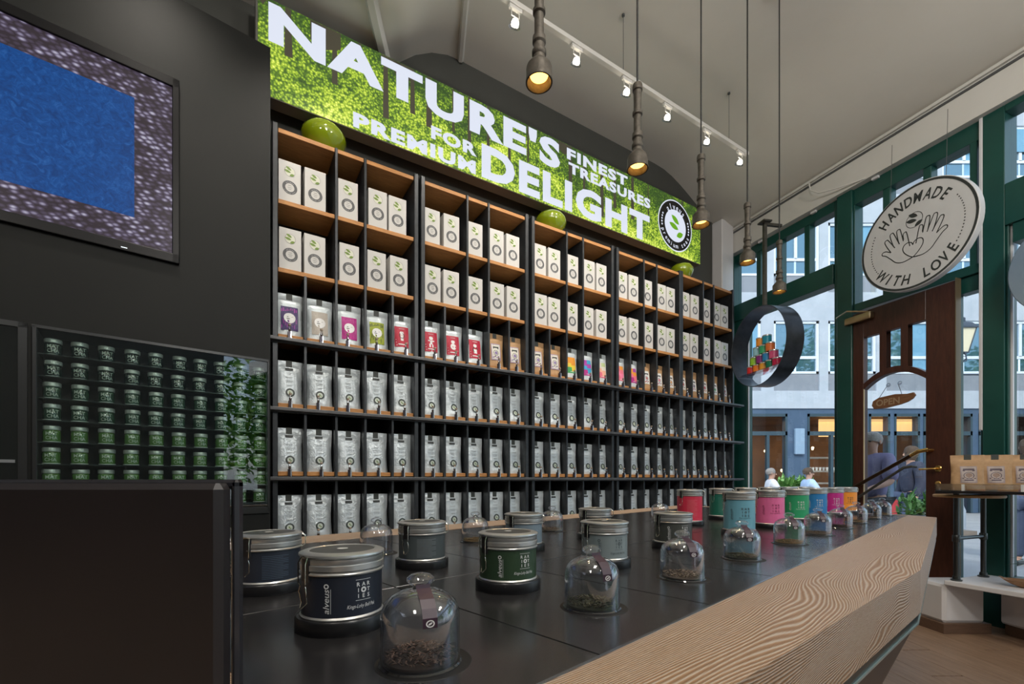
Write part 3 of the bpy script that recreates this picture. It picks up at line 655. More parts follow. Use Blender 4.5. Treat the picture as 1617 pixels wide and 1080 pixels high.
_v = coords(knit, (1, 1, 1)); _vo = N(knit, 'ShaderNodeTexVoronoi'); _vo.inputs['Scale'].default_value = 40; _vo.inputs['Randomness'].default_value = .55
_mp = coords(knit, (.75, 1, 1.25), (0, rad(25), 0)); _nd = noise(knit, _mp, 14, 3); L(knit, _mp, _vo.inputs['Vector'])
_mm = N(knit, 'ShaderNodeMath', operation='MULTIPLY_ADD'); L(knit, _nd, _mm.inputs[0]); _mm.inputs[1].default_value = .5; L(knit, _vo.outputs['Distance'], _mm.inputs[2])
_c = ramp(knit, _mm.outputs[0], [(.34, (.80, .78, .95)), (.50, (.42, .38, .56)), (.68, (.13, .10, .17)), (.92, (.05, .035, .05))])
_b = knit.node_tree.nodes['Principled BSDF']; L(knit, _c, _b.inputs['Emission Color']); _b.inputs['Emission Strength'].default_value = .55; _b.inputs['Base Color'].default_value = (.01, .01, .01, 1)
ob('display', MB().box(-1.41, .156, -.010, -.004, 2.404, 3.331), knit, scr)
bl = mat('blue_picture', (.005, .01, .02), .25, spec=.12); _v = coords(bl, (1, 1, 1)); _n = noise(bl, _v, 26, 5, .7, 1.5)
_c = ramp(bl, _n, [(.35, (.004, .045, .20)), (.55, (.006, .075, .31)), (.75, (.03, .15, .46))]); _b = bl.node_tree.nodes['Principled BSDF']; L(bl, _c, _b.inputs['Emission Color']); _b.inputs['Emission Strength'].default_value = .75
ob('blue_area', MB().box(-1.2, -.006, -.0115, -.0105, 2.548, 3.185), bl, scr)
ob('indicator', MB().box(-.06, -.035, -.0235, -.022, 2.368, 2.372), mat('indicator', (.6, .6, .6), .5, emit=(.7, .8, .9), es=1), scr)

case = thing('jar_case', 'dark glazed wall case with eight shelves of matcha jars', 'display case', PL(0, 0, 0), PANG)
fr = mat('case_frame', (.035, .037, .038), .3, .5)
ob('frame', MB().box(-.385, -.368, -.012, .20, .95, 1.897, b=.002).box(.632, .640, -.012, .20, .95, 1.897).box(-.385, .64, -.012, .20, 1.885, 1.899).box(-.385, .64, -.012, .2, .945, .985), fr, case)
ob('back', MB().box(-.37, .635, .20, .205, .98, 1.89), mat('case_back', (.012, .014, .014), .4), case)
shl = mat('case_shelf', (.035, .045, .045), .15, coat=.5)
for k in range(8): ob('shelf', MB().box(-.368, .632, .02, .20, -.005, 0), shl, case, (0, 0, 1.772-.1085*k))
ob('glass_front', MB().box(-.368, .632, -.004, 0, .985, 1.885), caseglass, case)
c2 = thing('glass_case', 'empty black glass case panel left of the jar case', 'display case', PL(0, 0, 0), PANG)
ob('frame', MB().box(-1.35, -.40, -.012, .02, 1.875, 1.90).box(-1.35, -.40, -.012, .02, .945, .985).box(-.43, -.40, -.012, .02, .945, 1.90), fr, c2)
ob('glass_front', MB().box(-1.34, -.43, -.004, 0, .985, 1.875), mat('black_glass', (.006, .008, .008), .03, spec=.9, coat=1), c2)
ob('light_streak', MB().box(-1.3, -.44, -.010, -.004, 1.232, 1.246), mat('streak_grey', (.45, .47, .5), .3, .8), c2)  # bright reflected streak modelled as a pale strip on the glass
# jars
def jar_meshes(col, name):
    body = MB().lathe([(.030, 0), (.033, .003), (.034, .010), (.034, .055), (.030, .062)], 16).mesh('glass_body', mat('jar_'+name, col, .15, coat=.6))
    return body
jlid = MB().lathe([(.0325, .062), (.034, .064), (.034, .080), (.032, .083)], 16).mesh('lid', mottled('jar_lid', (.42, .47, .44), (.52, .56, .53), 20, .35, .3, st=0))
jb = MB().lathe([(.0335, .001), (.0347, .003), (.0335, .006)], 16, cap=False).mesh('foot_rim', mat('jar_rim', (.45, .50, .47), .4))
m = MB()
for s_, z0, z1 in (('MAT', .036, .053), ('CHA', .014, .031)):
    v, f = fit_text(s_, -.023, .023, z0, z1, .01); m.add([(.0345*math.sin(x/.0345), -.0345*math.cos(x/.0345), z) for x, z in v], f)
jt = m.mesh('lettering', mat('jar_print', (.50, .56, .50), .5))
jcols = [((.008, .022, .018), 'black'), ((.020, .060, .035), 'dark'), ((.07, .17, .035), 'bright')]
jbodies = [jar_meshes(c, n) for c, n in jcols]
RW = ['top', 'second', 'third', 'fourth', 'fifth', 'sixth', 'seventh', 'bottom']; CW = ['first', 'second', 'third', 'fourth', 'fifth', 'sixth', 'seventh', 'eighth', 'ninth', 'tenth']
for r in range(8):
    for c in range(10):
        ci = 0 if r < 2 else 1 if r < 4 else 2
        kit = ('matcha_jar', [('glass_body', jbodies[ci]), ('lid', jlid), ('foot_rim', jb), ('lettering', jt)])
        if r == 7 and c < 7: continue
        place(kit, f'{["black", "dark green", "bright green"][ci]} matcha jar with pale lid, {RW[r]} shelf of the case, {CW[c]} from left', 'jar', PL(-.324+.1028*c+jit(.004), .075, 1.772-.1085*r), PANG+.12+jit(.12), 'matcha jars in the wall case')

# ================================================================== COUNTER
cnt = thing('tea_counter', 'long sales counter with black tiled top and pale grained oak border', 'counter', (0, 0, 0), CANG)
# local coordinates (u, v, z)
TU0, TU1, TV0, TV1 = .13, 3.75, .33, 1.65
outer = [(-.9, .300), (.521, .185), (1.493, .107), (3.66, .191), (3.80, .34), (3.82, 1.84), (-.9, 1.84)]
def strip(name, pts, z0=.825, z1=.93): return ob(name, MB().prism(pts, z0, z1), oak, cnt)
strip('front_border', [(-.9, .300), (.521, .185), (1.493, .107), (3.66, .191), (3.80, .34), (3.75, .33), (TU0, .33), (-.9, .33)])
strip('back_border', [(-.9, TV1), (TU1, TV1), (3.82, TV1), (3.82, 1.84), (-.9, 1.84)])
strip('end_border', [(TU1, .33), (3.80, .34), (3.82, TV1), (TU1, TV1)])
strip('end_border', [(-.9, .33), (TU0, .33), (TU0, TV1), (-.9, TV1)])
ob('tray', MB().box(TU0, TU1, TV0, TV1, .84, .905), blackp, cnt)
ob('edge_trim', MB().box(TU0, TU1, TV0, TV0+.004, .90, .9312), mat('trim_steel', (.22, .25, .29), .22, .9), cnt)
us = [.13, .481, .816, 1.159, 1.502, 1.88, 2.26, 2.65, 3.02, 3.39, 3.75]; vs_ = [.334, .845, 1.25, 1.648]
for i in range(10):
    for j in range(3):
        ob('top_tile', MB().box(us[i]+.0012, us[i+1]-.0012, vs_[j]+.0012, vs_[j+1]-.0012, .90, .9285, b=.0012), tile_m, cnt)
def inset(ps, d, c=(1.5, 1.0)): return [(c[0]+(x-c[0])*(1-d), c[1]+(y-c[1])*(1-d)) for x, y in ps]
ob('shadow_gap', MB().prism(inset(outer, .006), .800, .825), mat('gap_black', (.01, .02, .02), .3), cnt)
ob('metal_line', MB().prism(inset(outer, .003), .797, .801), mat('metal_line', (.5, .6, .6), .3, .8), cnt)
ob('body', MB().prism([(-.9, .55), (.6, .45), (1.40, .42), (3.35, .47), (3.5, .6), (3.5, 1.6), (-.9, 1.6)], 0, .797, 0, None, inset(outer, .01)), mottled('counter_body', (.045, .030, .024), (.065, .045, .035), 3, .5, st=.03), cnt)

# glass cloches of loose tea
CR = .0475
outp = [(.0495, .0), (.0500, .002), (.0480, .004), (.0475, .010), (.0475, .055), (.0465, .064), (.0425, .074), (.034, .082), (.022, .0875), (.010, .090), (.009, .0925), (.013, .0950), (.0165, .0985), (.0165, .1025), (.012, .1065), (.005, .1085), (.0, .109)]
inn = [(.0, .086), (.010, .0865), (.022, .084), (.032, .0795), (.040, .072), (.0442, .063), (.0455, .054), (.0455, .002)]
dome_me = MB().lathe(outp, 40, cap=False).lathe(list(reversed(inn)), 40, cap=False).mesh('glass_dome', glass)
recess_shade_me = MB().lathe([(.0, .0002), (.0575, .0002), (.058, .0004), (.0585, .0)], 36, cap=False).mesh('recess_shade_ring', [mat('recess_shade_black', (.002, .002, .002), .6)])  # flat black disc; the shade of the hole is put into its colour
dish_me = MB().lathe([(0, .001), (.043, .001), (.045, .003), (.045, .006), (.042, .004), (0, .003)], 28).mesh('tea_dish', mat('dish_dark', (.02, .02, .02), .3))
tagm = mat('tag_plum', (.035, .015, .03), .4)
def tag_mesh():
    m = MB(); R = .0490
    pr = [(.012, .0965), (.0135, .0925), (.020, .0895), (.033, .0840), (.0425, .0755), (.0478, .066), (.0487, .055)]
    n = len(pr); v = []
    for sgn in (-1, 1):
        for r, z in pr: v.append((sgn*.0085, -r-.0006, z+.0004))
    m.add(v, [(i, i+n, i+n+1, i+1) for i in range(n-1)], 0)
    p = [(.005*math.cos(2*PI*k/16), -.0489-.0006, .0605+.0042*math.sin(2*PI*k/16)) for k in range(16)]
    q = [(.0036*math.cos(2*PI*k/16), -.0489-.0006, .0605+.0029*math.sin(2*PI*k/16)) for k in range(16)]
    m.add(p+q, [(i, (i+1) % 16, 16+(i+1) % 16, 16+i) for i in range(16)], 1)
    l = leaf2(.006, .0011, .5, (0, .0605)); m.add(xz(l, -.0496), [tuple(range(len(l)))], 1)
    return m.mesh('paper_tag', [tagm, mat('tag_white', (.75, .75, .75), .5)])
tag_me = tag_mesh()
def tea_mesh(cols, seed, n=420, flat=.008):
    R = random.Random(seed); m = MB(); m.lathe([(.0435, .004), (.043, .0075), (.03, .010), (0, .0115)], 20, 0, smooth=True)
    for i in range(n):
        a = R.uniform(0, 2*PI); r = .042*math.sqrt(R.random()); z = .0105+R.uniform(-.001, .006)*(1-r/.06)
        l = R.uniform(.0025, .006); th = R.uniform(.0004, .0011)
        M = Matrix.Translation((r*math.cos(a), r*math.sin(a), z)) @ Matrix.Rotation(R.uniform(0, 2*PI), 4, 'Z') @ Matrix.Rotation(R.uniform(-.6, .6), 4, 'Y')
        m.add([(-l, -th, 0), (0, -th*1.4, th), (l, 0, 0), (0, th*1.4, th), (0, 0, -th)], [(0, 1, 3), (1, 2, 3), (0, 4, 1), (4, 2, 1), (0, 3, 4), (3, 2, 4)], R.choice([0, 1, 1, 2]), False, M)
    return m.mesh('loose_tea', cols)
teas = [tea_mesh([mat('tea_a', (.035, .025, .02), .8), mat('tea_a2', (.09, .055, .04), .8), mat('tea_a3', (.16, .10, .07), .8)], 1),
        tea_mesh([mat('tea_b', (.03, .035, .02), .8), mat('tea_b2', (.09, .09, .045), .8), mat('tea_b3', (.06, .045, .03), .8)], 2),
        tea_mesh([mat('tea_c', (.14, .11, .08), .8), mat('tea_c2', (.24, .18, .12), .8), mat('tea_c3', (.08, .06, .05), .8)], 3),
        tea_mesh([mat('tea_d', (.18, .12, .05), .8), mat('tea_d2', (.28, .16, .07), .8), mat('tea_d3', (.10, .12, .05), .8)], 4)]
ZT = .9287
cl = [(.305, .476, 0), (.65, .473, 1), (.989, .472, 2), (1.352, .471, 1), (1.79, .469, 3), (2.17, .466, 2), (2.56, .461, 0), (2.93, .459, 3), (3.3, .448, 2), (3.66, .442, 3)]
ordn = ['nearest', 'second', 'third', 'fourth', 'fifth', 'sixth', 'seventh', 'eighth', 'ninth', 'farthest']
clabel = ['nearest glass cloche with plum paper tag over dark loose tea', 'second glass cloche along the front edge, dark green loose tea', 'third glass cloche along the counter front, brown leaf tea', 'fourth glass cloche, in front of the light blue tin', 'fifth glass cloche along the front, golden green tea',
          'sixth glass cloche along the counter front edge', 'seventh glass cloche along the counter front edge', 'eighth glass cloche along the counter front edge', 'ninth glass cloche along the counter front, next to last', 'farthest glass cloche at the counter end by the door']
for i, (u, v, tt) in enumerate(cl):
    kit = ('glass_cloche', [('glass_dome', dome_me), ('tea_dish', dish_me), ('loose_tea', teas[tt]), ('paper_tag', tag_me)])
    x, y, _ = CT(u, v); face = math.atan2(-x, y)+[.22, .55, .5, .4, .4, .4, .4, .4, .4, .4][i]
    t = place(kit, clabel[i], 'glass dome', CT(u, v, ZT), face, 'glass cloches on the counter')
    for ch in t.children:
        if ch.data == teas[tt]: ch['kind'] = 'stuff'
    ob('recess_shade', recess_shade_me, None, cnt, (u+.004, v-.001, ZT-.0002))
for i, (u, v) in enumerate([(.265, 1.254), (.66, 1.272), (1.04, 1.267), (1.5, 1.302), (2.4, 1.276)]):
    kit = ('glass_cloche', [('glass_dome', dome_me), ('tea_dish', dish_me), ('loose_tea', teas[(2, 0, 3, 2, 1)[i]])])
    t = place(kit, ['glass cloche partly hidden between monitor edge and left navy tin', 'glass cloche behind the front navy tin, back row', 'glass cloche in the back row behind the green tin', 'glass cloche in the back row beside the pale grey tin', 'glass cloche in the back row left of the red tin'][i], 'glass dome', CT(u, v, ZT), 0, 'glass cloches on the counter')
    for ch in t.children:
        if ch.data.name.startswith('loose_tea'): ch['kind'] = 'stuff'
    ob('recess_shade', recess_shade_me, None, cnt, (u+.004, v-.001, ZT-.0002))

# clip-top tins on round stands
def wrap(vf, R, a0=0.0, off=.0005): return [((R+off)*math.sin(x/R+a0), -(R+off)*math.cos(x/R+a0), z) for x, z in vf]
TR = .0585
def tin_kit(name, col, hb, ink_c, back=False, script='Kings-Lohy Bell Pek'):
    """hb: height of the labelled body"""
    body = MB().lathe([(TR-.002, 0), (TR+.0015, .001), (TR+.0022, .003), (TR+.0008, .0045), (TR, .0055)], 40, 0)
    body.lathe([(TR, .0055), (TR, hb-.002)], 40, 1, cap=False)
    body.lathe([(TR, hb-.002), (TR+.0022, hb-.001), (TR+.0026, hb+.001), (TR+.0006, hb+.003), (TR+.0006, hb+.004), (TR-.001, hb+.0045)], 40, 0)
    lc = mottled('tin_'+name, col, tuple(min(1, c*1.25+.004) for c in col), 4, .38, st=0)
    bm = body.mesh('body', [tinmetal, lc])
    z = hb+.0045
    lid = MB().lathe([(TR, z), (TR+.0022, z+.001), (TR+.0022, z+.0085), (TR+.0005, z+.0095), (TR+.0012, z+.0105), (TR+.0012, z+.017), (TR-.0005, z+.018), (TR+.0025, z+.0195), (TR+.0038, z+.021), (TR+.0032, z+.0235), (TR-.002, z+.0255), (TR-.010, z+.0262), (TR-.0115, z+.0252)], 40, 0, cap=False)
    lm = lid.mesh('lid', [tinmetal])
    face = MB().lathe([(TR-.0112, z+.0252), (0, z+.0256)], 40, 0, cap=False); face.disc(.008, 16, 1, Matrix.Translation((0, 0, z+.0262)))
    fmh = face.mesh('lid_inlay', [dark_lid, mat('inlay_white', (.6, .6, .58), .4)])
    pm = MB(); PR = TR+.0004
    c0 = .030
    if not back:
        K = 1.0 if hb < .1 else 1.55
        zc = hb*.60 if hb > .1 else .043
        for r_, row in enumerate(('RAR', 'I T', 'IES')):
            for q, ch in enumerate(row):
                if ch == ' ': continue
                v, f = text2d(ch, .02); mid = (v[:, 0].min()+v[:, 0].max())/2
                pm.add(wrap([(c0+((q-1)*.0080+(a-mid)*.0080)*K, zc+(.0080-r_*.0084+(b_-.35)*.0080)*K) for a, b_ in v], PR), f, 0)
        n = 14; o = [(c0+.0042*math.cos(2*PI*i/n), zc-.0004+.0042*math.sin(2*PI*i/n)) for i in range(n)]; q_ = [(c0+.0018*math.cos(2*PI*i/n), zc-.0004+.0018*math.sin(2*PI*i/n)) for i in range(n)]
        pm.add(wrap(o+q_, PR), [(i, (i+1) % n, n+(i+1) % n, n+i) for i in range(n)], 0)
        for zz in (zc+.0145, zc-.0150): pm.add(wrap([(c0-.012+i*.008, zz+d) for d in (-.0003, .0003) for i in range(4)], PR), [(i, i+1, i+5, i+4) for i in range(3)], 0)
        v, f = fit_text(script, c0-.024, c0+.020, zc-.0275, zc-.0205, .0, .35); pm.add(wrap(v, PR), f, 0)
        v, f = fit_text('alveus', 0, .028, 0, .0085, .005, .25)     # vertical word beside the clasp
        x0 = -.026; pm.add(wrap([(x0-b_+.008, zc-.031+a*1.25) for a, b_ in v], PR), f, 0)
        pm.add(wrap([(x0+.0098, zc-.031), (x0+.0104, zc-.031), (x0+.0104, zc+.004), (x0+.0098, zc+.004)], PR), [(0, 1, 2, 3)], 0)
        o = [(x0+.004+.0036*math.cos(2*PI*i/n), zc+.008+.0036*math.sin(2*PI*i/n)) for i in range(n)]; q_ = [(x0+.004+.0020*math.cos(2*PI*i/n), zc+.008+.0020*math.sin(2*PI*i/n)) for i in range(n)]
        pm.add(wrap(o+q_, PR), [(i, (i+1) % n, n+(i+1) % n, n+i) for i in range(n)], 0)
    else:
        for r_ in range(14):
            zz = hb*.18+r_*(hb*.70/14); ln = (.030 if r_ % 4 else .012)
            pm.add(wrap([(x, zz+d) for d in (0, .0006) for x in (-.03, -.015, 0, ln*.6)], PR), [(0, 1, 5, 4), (1, 2, 6, 5), (2, 3, 7, 6)], 0)
        pm.add(wrap([(-.04+.018*i, hb*.1+d) for d in (0, .0004) for i in range(5)], PR), [(i, i+1, i+6, i+5) for i in range(4)], 0)
    prm = pm.mesh('label_print', [mat('tin_ink_%s_%d' % (name, back), ink_c, .5)])
    a = -.98     # clasp angle
    def cp(x, off, zz): R2 = TR+off; return (R2*math.sin(a+x/TR), -R2*math.cos(a+x/TR), zz)
    cm = MB()
    cm.add([cp(-.009, .001, hb-.010), cp(.009, .001, hb-.010), cp(.009, .001, hb+.022), cp(-.009, .001, hb+.022), cp(-.008, .003, hb-.010), cp(.008, .003, hb-.010), cp(.008, .003, hb+.022), cp(-.008, .003, hb+.022)], [(4, 5, 6, 7), (0, 4, 7, 3), (5, 1, 2, 6), (3, 7, 6, 2), (0, 1, 5, 4)], 0)
    for sg in (-1, 1):
        cm.tube([cp(sg*.0075, .004, z+.020), cp(sg*.0082, .008, z+.012), cp(sg*.0082, .008, hb-.012), cp(sg*.0060, .006, hb-.016), cp(sg*.0085, .007, hb-.024), cp(sg*.0065, .004, hb-.040), cp(sg*.0015, .009, hb-.047)], .0009, 6, 1)
    cm.tube([cp(-.0075, .004, z+.020), cp(0, .0045, z+.0215), cp(.0075, .004, z+.020)], .0010, 6, 1)
    clm = cm.mesh('clasp', [blackp, mat('clasp_wire', (.72, .68, .56), .2, 1)])
    hm = MB(); a = 2.05 if not back else 1.2
    for sg in (-1, 1): hm.tube([cp(sg*.006, .003, z+.020), cp(sg*.006, .009, z+.016), cp(sg*.006, .009, z-.002), cp(sg*.006, .002, z-.006)], .0010, 6)
    hm.tube([cp(-.006, .009, z+.012), cp(.006, .009, z+.012)], .0010, 6)
    hnm = hm.mesh('hinge_wire', mat('clasp_wire', (.72, .68, .56), .2, 1))
    return ('tea_tin', [('body', bm, [('label_print', prm)]), ('lid', lm, [('lid_inlay', fmh)]), ('clasp', clm), ('hinge_wire', hnm)])
stand_me = MB().lathe([(.067, 0), (.0675, .002), (.0675, .018), (.0655, .021), (.061, .021), (.0605, .019), (0, .019)], 40).mesh('tin_stand', mat('stand_black', (.008, .008, .009), .3))
wi = (.62, .64, .64); dki = (.05, .07, .08)
navy = (.010, .014, .024); char = (.055, .062, .066)
tins = [  # u, v, name, colour, body height, ink, back, rot, label
 (.30, .687, 'navy', navy, .066, wi, False, .0, 'front navy tin with silver clip lid, nearest on the counter'),
 (.65, .685, 'green', (.020, .045, .022), .066, wi, False, .1, 'dark green tin with silver clip lid, second in the front row'),
 (1.0, .688, 'grey', (.17, .21, .22), .066, dki, False, .15, 'pale grey tin with silver clip lid, third in the front row'),
 (1.42, .709, 'olive', (.045, .050, .045), .066, wi, False, .15, 'charcoal tin with black clasp, fourth in the front row'),
 (1.95, .69, 'lightblue', (.12, .31, .40), .125, dki, False, -.1, 'tall light blue tin at the front of the coloured tins'),
 (2.33, .688, 'pink', (.62, .13, .30), .125, (.25, .04, .10), False, -.1, 'tall pink tin right of the light blue tin'),
 (2.75, .688, 'green2', (.02, .28, .12), .125, wi, False, -.1, 'tall bright green tin between the pink and blue tins'),
 (3.1, .679, 'blue', (.02, .17, .42), .125, wi, False, -.1, 'tall strong blue tin between the green and magenta tins'),
 (3.4, .654, 'magenta', (.42, .02, .20), .125, wi, False, -.1, 'tall magenta tin beside the orange tin'),
 (3.67, .629, 'orange', (.75, .27, .03), .125, dki, False, -.1, 'tall orange tin at the far end of the counter'),
 (.288, 1.009, 'navyb', (.012, .017, .028), .066, (.10, .14, .20), True, .3, 'navy tin with its back label showing, left beside the monitor'),
 (.651, 1.009, 'charb', (.05, .062, .066), .066, (.25, .28, .30), True, .3, 'charcoal tin with its back label showing, behind the glass dome knob'),
 (1.043, 1.026, 'steel', (.14, .19, .23), .066, (.25, .3, .33), True, .3, 'blue-grey tin in the back row behind the green tin'),
 (1.42, 1.019, 'dark2', (.04, .045, .045), .066, (.2, .2, .2), True, .3, 'dark tin in the back row behind the pale grey tin'),
 (2.2, 1.011, 'red', (.48, .025, .06), .125, (.7, .4, .4), True, .3, 'tall crimson tin, leftmost of the coloured tins'),
 (2.64, 1.033, 'dgreen', (.01, .12, .085), .125, (.2, .4, .35), True, .3, 'tall dark green tin right of the crimson tin'),
]
for i, (u, v, x) in enumerate([(2.97, 1.015, 'amber'), (3.25, .971, 'violet'), (3.48, .923, 'teal'), (3.68, .878, 'rust')]):
    tins.append((u, v, x, [(.5, .22, .03), (.16, .04, .2), (.02, .2, .22), (.35, .08, .03)][i], .125, wi, True, .3, ['tin in the back row showing only its lid behind the light blue tin', 'tin in the back row showing only its lid behind the pink tin', 'tin in the back row showing only its lid behind the bright green tin', 'tin in the back row showing only its lid behind the blue tin'][i]))
for u, v, nm, c, hb, ik, bk, ro, lab in tins:
    x, y, _ = CT(u, v); face = math.atan2(-x, y)
    place(tin_kit(nm, c, hb, ik, bk), lab, 'tin', CT(u, v, ZT+.0195), face+ro, 'clip lid tea tins on the counter')
    ob('tin_stand', stand_me, None, None, CT(u, v, ZT), 0, label='round black stand under the '+lab.split(' with')[0].split(',')[0].split(' in the back')[0].split(' right')[0].split(' at')[0].split(' between')[0].split(' beside')[0]+(' '+lab.split('only its lid ')[1] if 'only its lid' in lab else '' if nm not in ('dark2', 'steel', 'charb', 'navyb') else ' of the back row'), cat='stand', group='round stands under the tins')

# monitor seen from behind
t = thing('till_monitor', 'black till monitor seen from behind in the near left corner', 'monitor', (-.455, .425, .93), 0)
ob('back_shell', MB().box(-.30, .182, 0, .022, .012, .217, b=.006), mottled('monitor_shell', (.010, .0085, .0095), (.016, .012, .013), 4, .42, st=.02), t)
ob('rim', MB().box(-.30, .188, .018, .03, .211, .2205, b=.003).box(.180, .188, .018, .03, .012, .2205, b=.003), mat('rim_black', (.02, .02, .024), .2), t)
ob('foot', MB().box(-.16, .04, .0, .12, 0, .01, b=.003).box(-.08, -.04, .03, .05, .005, .12), blackp, t)

# ================================================================== PENDANTS AND TRACK
pipe = mottled('lamp_pipe', (.055, .048, .038), (.12, .105, .085), 40, .55, .5, .25)
pm = MB().lathe([(.012, .385), (.020, .38), (.022, .372), (.022, .352), (.018, .348), (.0165, .30), (.0165, .26), (.022, .255), (.022, .243), (.0165, .238), (.0165, .165), (.0225, .160), (.0235, .140), (.019, .133), (.020, .118), (.025, .110), (.025, .098), (.021, .092), (.022, .08), (.034, .066), (.043, .056), (.045, .050), (.045, .012), (.047, .008), (.047, 0), (.042, 0), (.040, .010), (.040, .045), (.0, .05)], 28, cap=False)
pend_me = pm.mesh('pipe_housing', pipe)
pb = MB().lathe([(0, .018), (.018, .019), (.031, .024), (.034, .034), (.03, .044)], 20, cap=False).mesh('bulb', amber)
pl = ['nearest rusty pipe pendant lamp, cut by the top edge', 'second pipe pendant lamp in front of the banner end', 'third pipe pendant lamp before the round banner emblem', 'fourth pipe pendant lamp against the cornice', 'farthest pipe pendant lamp before the window transom']
for i, (u, v) in enumerate([(1.176, 1.081), (1.82, 1.076), (2.467, 1.07), (3.11, 1.05), (3.766, 1.05)]):
    x, y, z = CT(u, v, 2.54); zc = ceil_z(x, y)
    t = place(('pendant_lamp', [('pipe_housing', pend_me, [('bulb', pb)])]), pl[i], 'lamp', (x, y, z), .4*i, 'pipe pendant lamps over the counter')
    ob('cable', MB().tube([(0, 0, .38), (0, 0, zc-z)], .0045, 8), cable_m, t)
    ob('ceiling_rose', MB().lathe([(.0, -.05), (.02, -.045), (.045, -.02), (.05, .0)], 20, 0, Matrix.Translation((0, 0, zc-z-.0))), track_w, t)
    lamp('pendant_bulb_light', 'SPOT', (x, y, z-.01), 7, (1, .62, .28), (x, y, 0), spot_size=rad(100), spot_blend=.6, shadow_soft_size=.03)
TD = 2.59
trk = thing('track_rail', 'white ceiling track rail hung on thin wires above the shelves', 'track rail', WL(0, TD, 4.34), WANG)
ob('rail', MB().box(-.5, 4.30, -.018, .018, -.016, .016, b=.003), track_w, trk)
for s in (.4, 1.5, 2.62, 4.0):
    x, y, _ = WL(s, TD, 0); ob('hanger_wire', MB().tube([(s, 0, .016), (s, 0, ceil_z(x, y)-4.34)], .0022, 6).lathe([(.012, 0), (.012, .012), (0, .014)], 10, 0, Matrix.Translation((s, 0, ceil_z(x, y)-4.34-.014))), inkg, trk)
sb = MB(); sb.tube([(-.030, 0, 0), (-.030, 0, -.055), (-.0, 0, -.055)], .0035, 6).tube([(.030, 0, 0), (.030, 0, -.055), (0, 0, -.055)], .0035, 6)
sbm = sb.mesh('bracket', track_w); adp = MB().box(-.05, .05, -.012, .012, -.012, .012, b=.003).mesh('adapter', track_w)
shell = MB().lathe([(.018, .02), (.028, .01), (.036, -.018), (.040, -.03), (.037, -.03), (.030, .0)], 20, cap=False).mesh('shade', acrylic)
blb = MB().lathe([(0, -.022), (.020, -.020), (.026, -.008), (.020, .008), (0, .012)], 16, cap=False).mesh('bulb', bulb)
for i, s in enumerate([-.3, .55, 1.62, 2.15, 2.66, 3.14, 3.67, 4.18]):
    t = place(('spot_lamp', [('adapter', adp), ('bracket', sbm), ('shade', shell, [('bulb', blb)])]), ['track spot lamp above the frame at the left', 'track spot lamp above the banner start', 'lit track spot nearest the top edge, left of the first pendant', 'lit track spot right of the first pendant lamp', 'dim track spot just left of the second pendant', 'lit track spot between second and third pendants', 'lit track spot behind the third pendant cable', 'last track spot at the rail end'][i], 'lamp', WL(s, TD, 4.31), 0, 'spot lamps on the ceiling track')
    t.children[1].location = (0, 0, .0); t.rotation_euler = (0, 0, WANG)
    t.children[1].location = (0, 0, 0); t.children[2].location = (0, .0, -.085)
    t.children[2].rotation_euler = (rad(25), 0, 0)
    p = Vector(WL(s, TD, 4.20)); tg = Vector(WL(s, 3.5, 1.5))
    lamp('spot_light', 'SPOT', p, 60, (1, .92, .81), tg, spot_size=rad(95), spot_blend=.8, shadow_soft_size=.03)

# ================================================================== RING DISPLAY with small tins
RP = Vector((2.72, 4.90, 2.58)); RANG = rad(10)      # axis along local x
RR = .422
t = thing('ring_display', 'dark steel ring display hanging on a pole before the left window', 'display', RP, RANG)
M_ = Matrix.Rotation(rad(90), 4, 'Y')
rg = MB(); prof = [(RR, -.10), (RR, .10), (RR-.006, .10), (RR-.006, -.10), (RR, -.10)]
rg.lathe(prof, 72, 0, M_, cap=False); ob('ring', rg, mottled('blued_steel', (.045, .050, .058), (.085, .09, .10), 8, .30, .75, .03), t)
ob('pole', MB().box(-.016, .016, -.016, .016, RR-.003, 1.34), iron, t)
ob('mount', MB().box(-.05, .05, -.05, .05, 1.335, 1.35).box(-.016, .20, -.016, .016, 1.31, 1.336), iron, t)
ob('acrylic_shelf', MB().box(-.095, .095, -.31, .31, -.265, -.257), acrylic, t)
sm_me = {}
tc = {'orange': (.75, .28, .03), 'teal': (.01, .25, .36), 'pale blue': (.25, .48, .56), 'green': (.03, .33, .13), 'rust orange': (.7, .16, .03), 'lime': (.25, .5, .03), 'purple': (.22, .02, .18), 'blue': (.02, .22, .48), 'pink': (.6, .08, .2), 'red': (.6, .03, .03), 'bright orange': (.78, .2, .02), 'amber': (.75, .33, .03), 'dark green': (.0, .18, .09), 'crimson': (.48, .01, .06)}
slid = MB().lathe([(.045, .078), (.0465, .080), (.0465, .090), (.044, .092)], 20).mesh('lid', tinmetal)
rows = [['red', 'bright orange', 'amber', 'dark green', 'crimson'], ['lime', 'purple', 'blue', 'pink'], ['pale blue', 'green', 'rust orange'], ['orange', 'teal']]
offs = [0, .04, .085, .10]
for r, row in enumerate(rows):
    for k, cn in enumerate(row):
        if cn not in sm_me: sm_me[cn] = MB().lathe([(.043, 0), (.045, .002), (.045, .078)], 20).mesh('body', mottled('small_tin_'+cn.replace(' ', '_'), tc[cn], tuple(c*.9 for c in tc[cn]), 8, .35, st=0))
        yy = .195-(k+.5*r)*.0965
        xx = -.010+.0
        p = Matrix.Rotation(RANG, 4, 'Z') @ Vector((xx+(.02 if k % 2 else -.02)*0, yy, -.257+.0925*r))
        place(('small_tin', [('body', sm_me[cn]), ('lid', slid)]), f'small {cn} tea tin stacked in the ring display, {["bottom", "second", "third", "top"][r]} layer', 'tin', RP+p, 0, 'small coloured tins in the ring display')

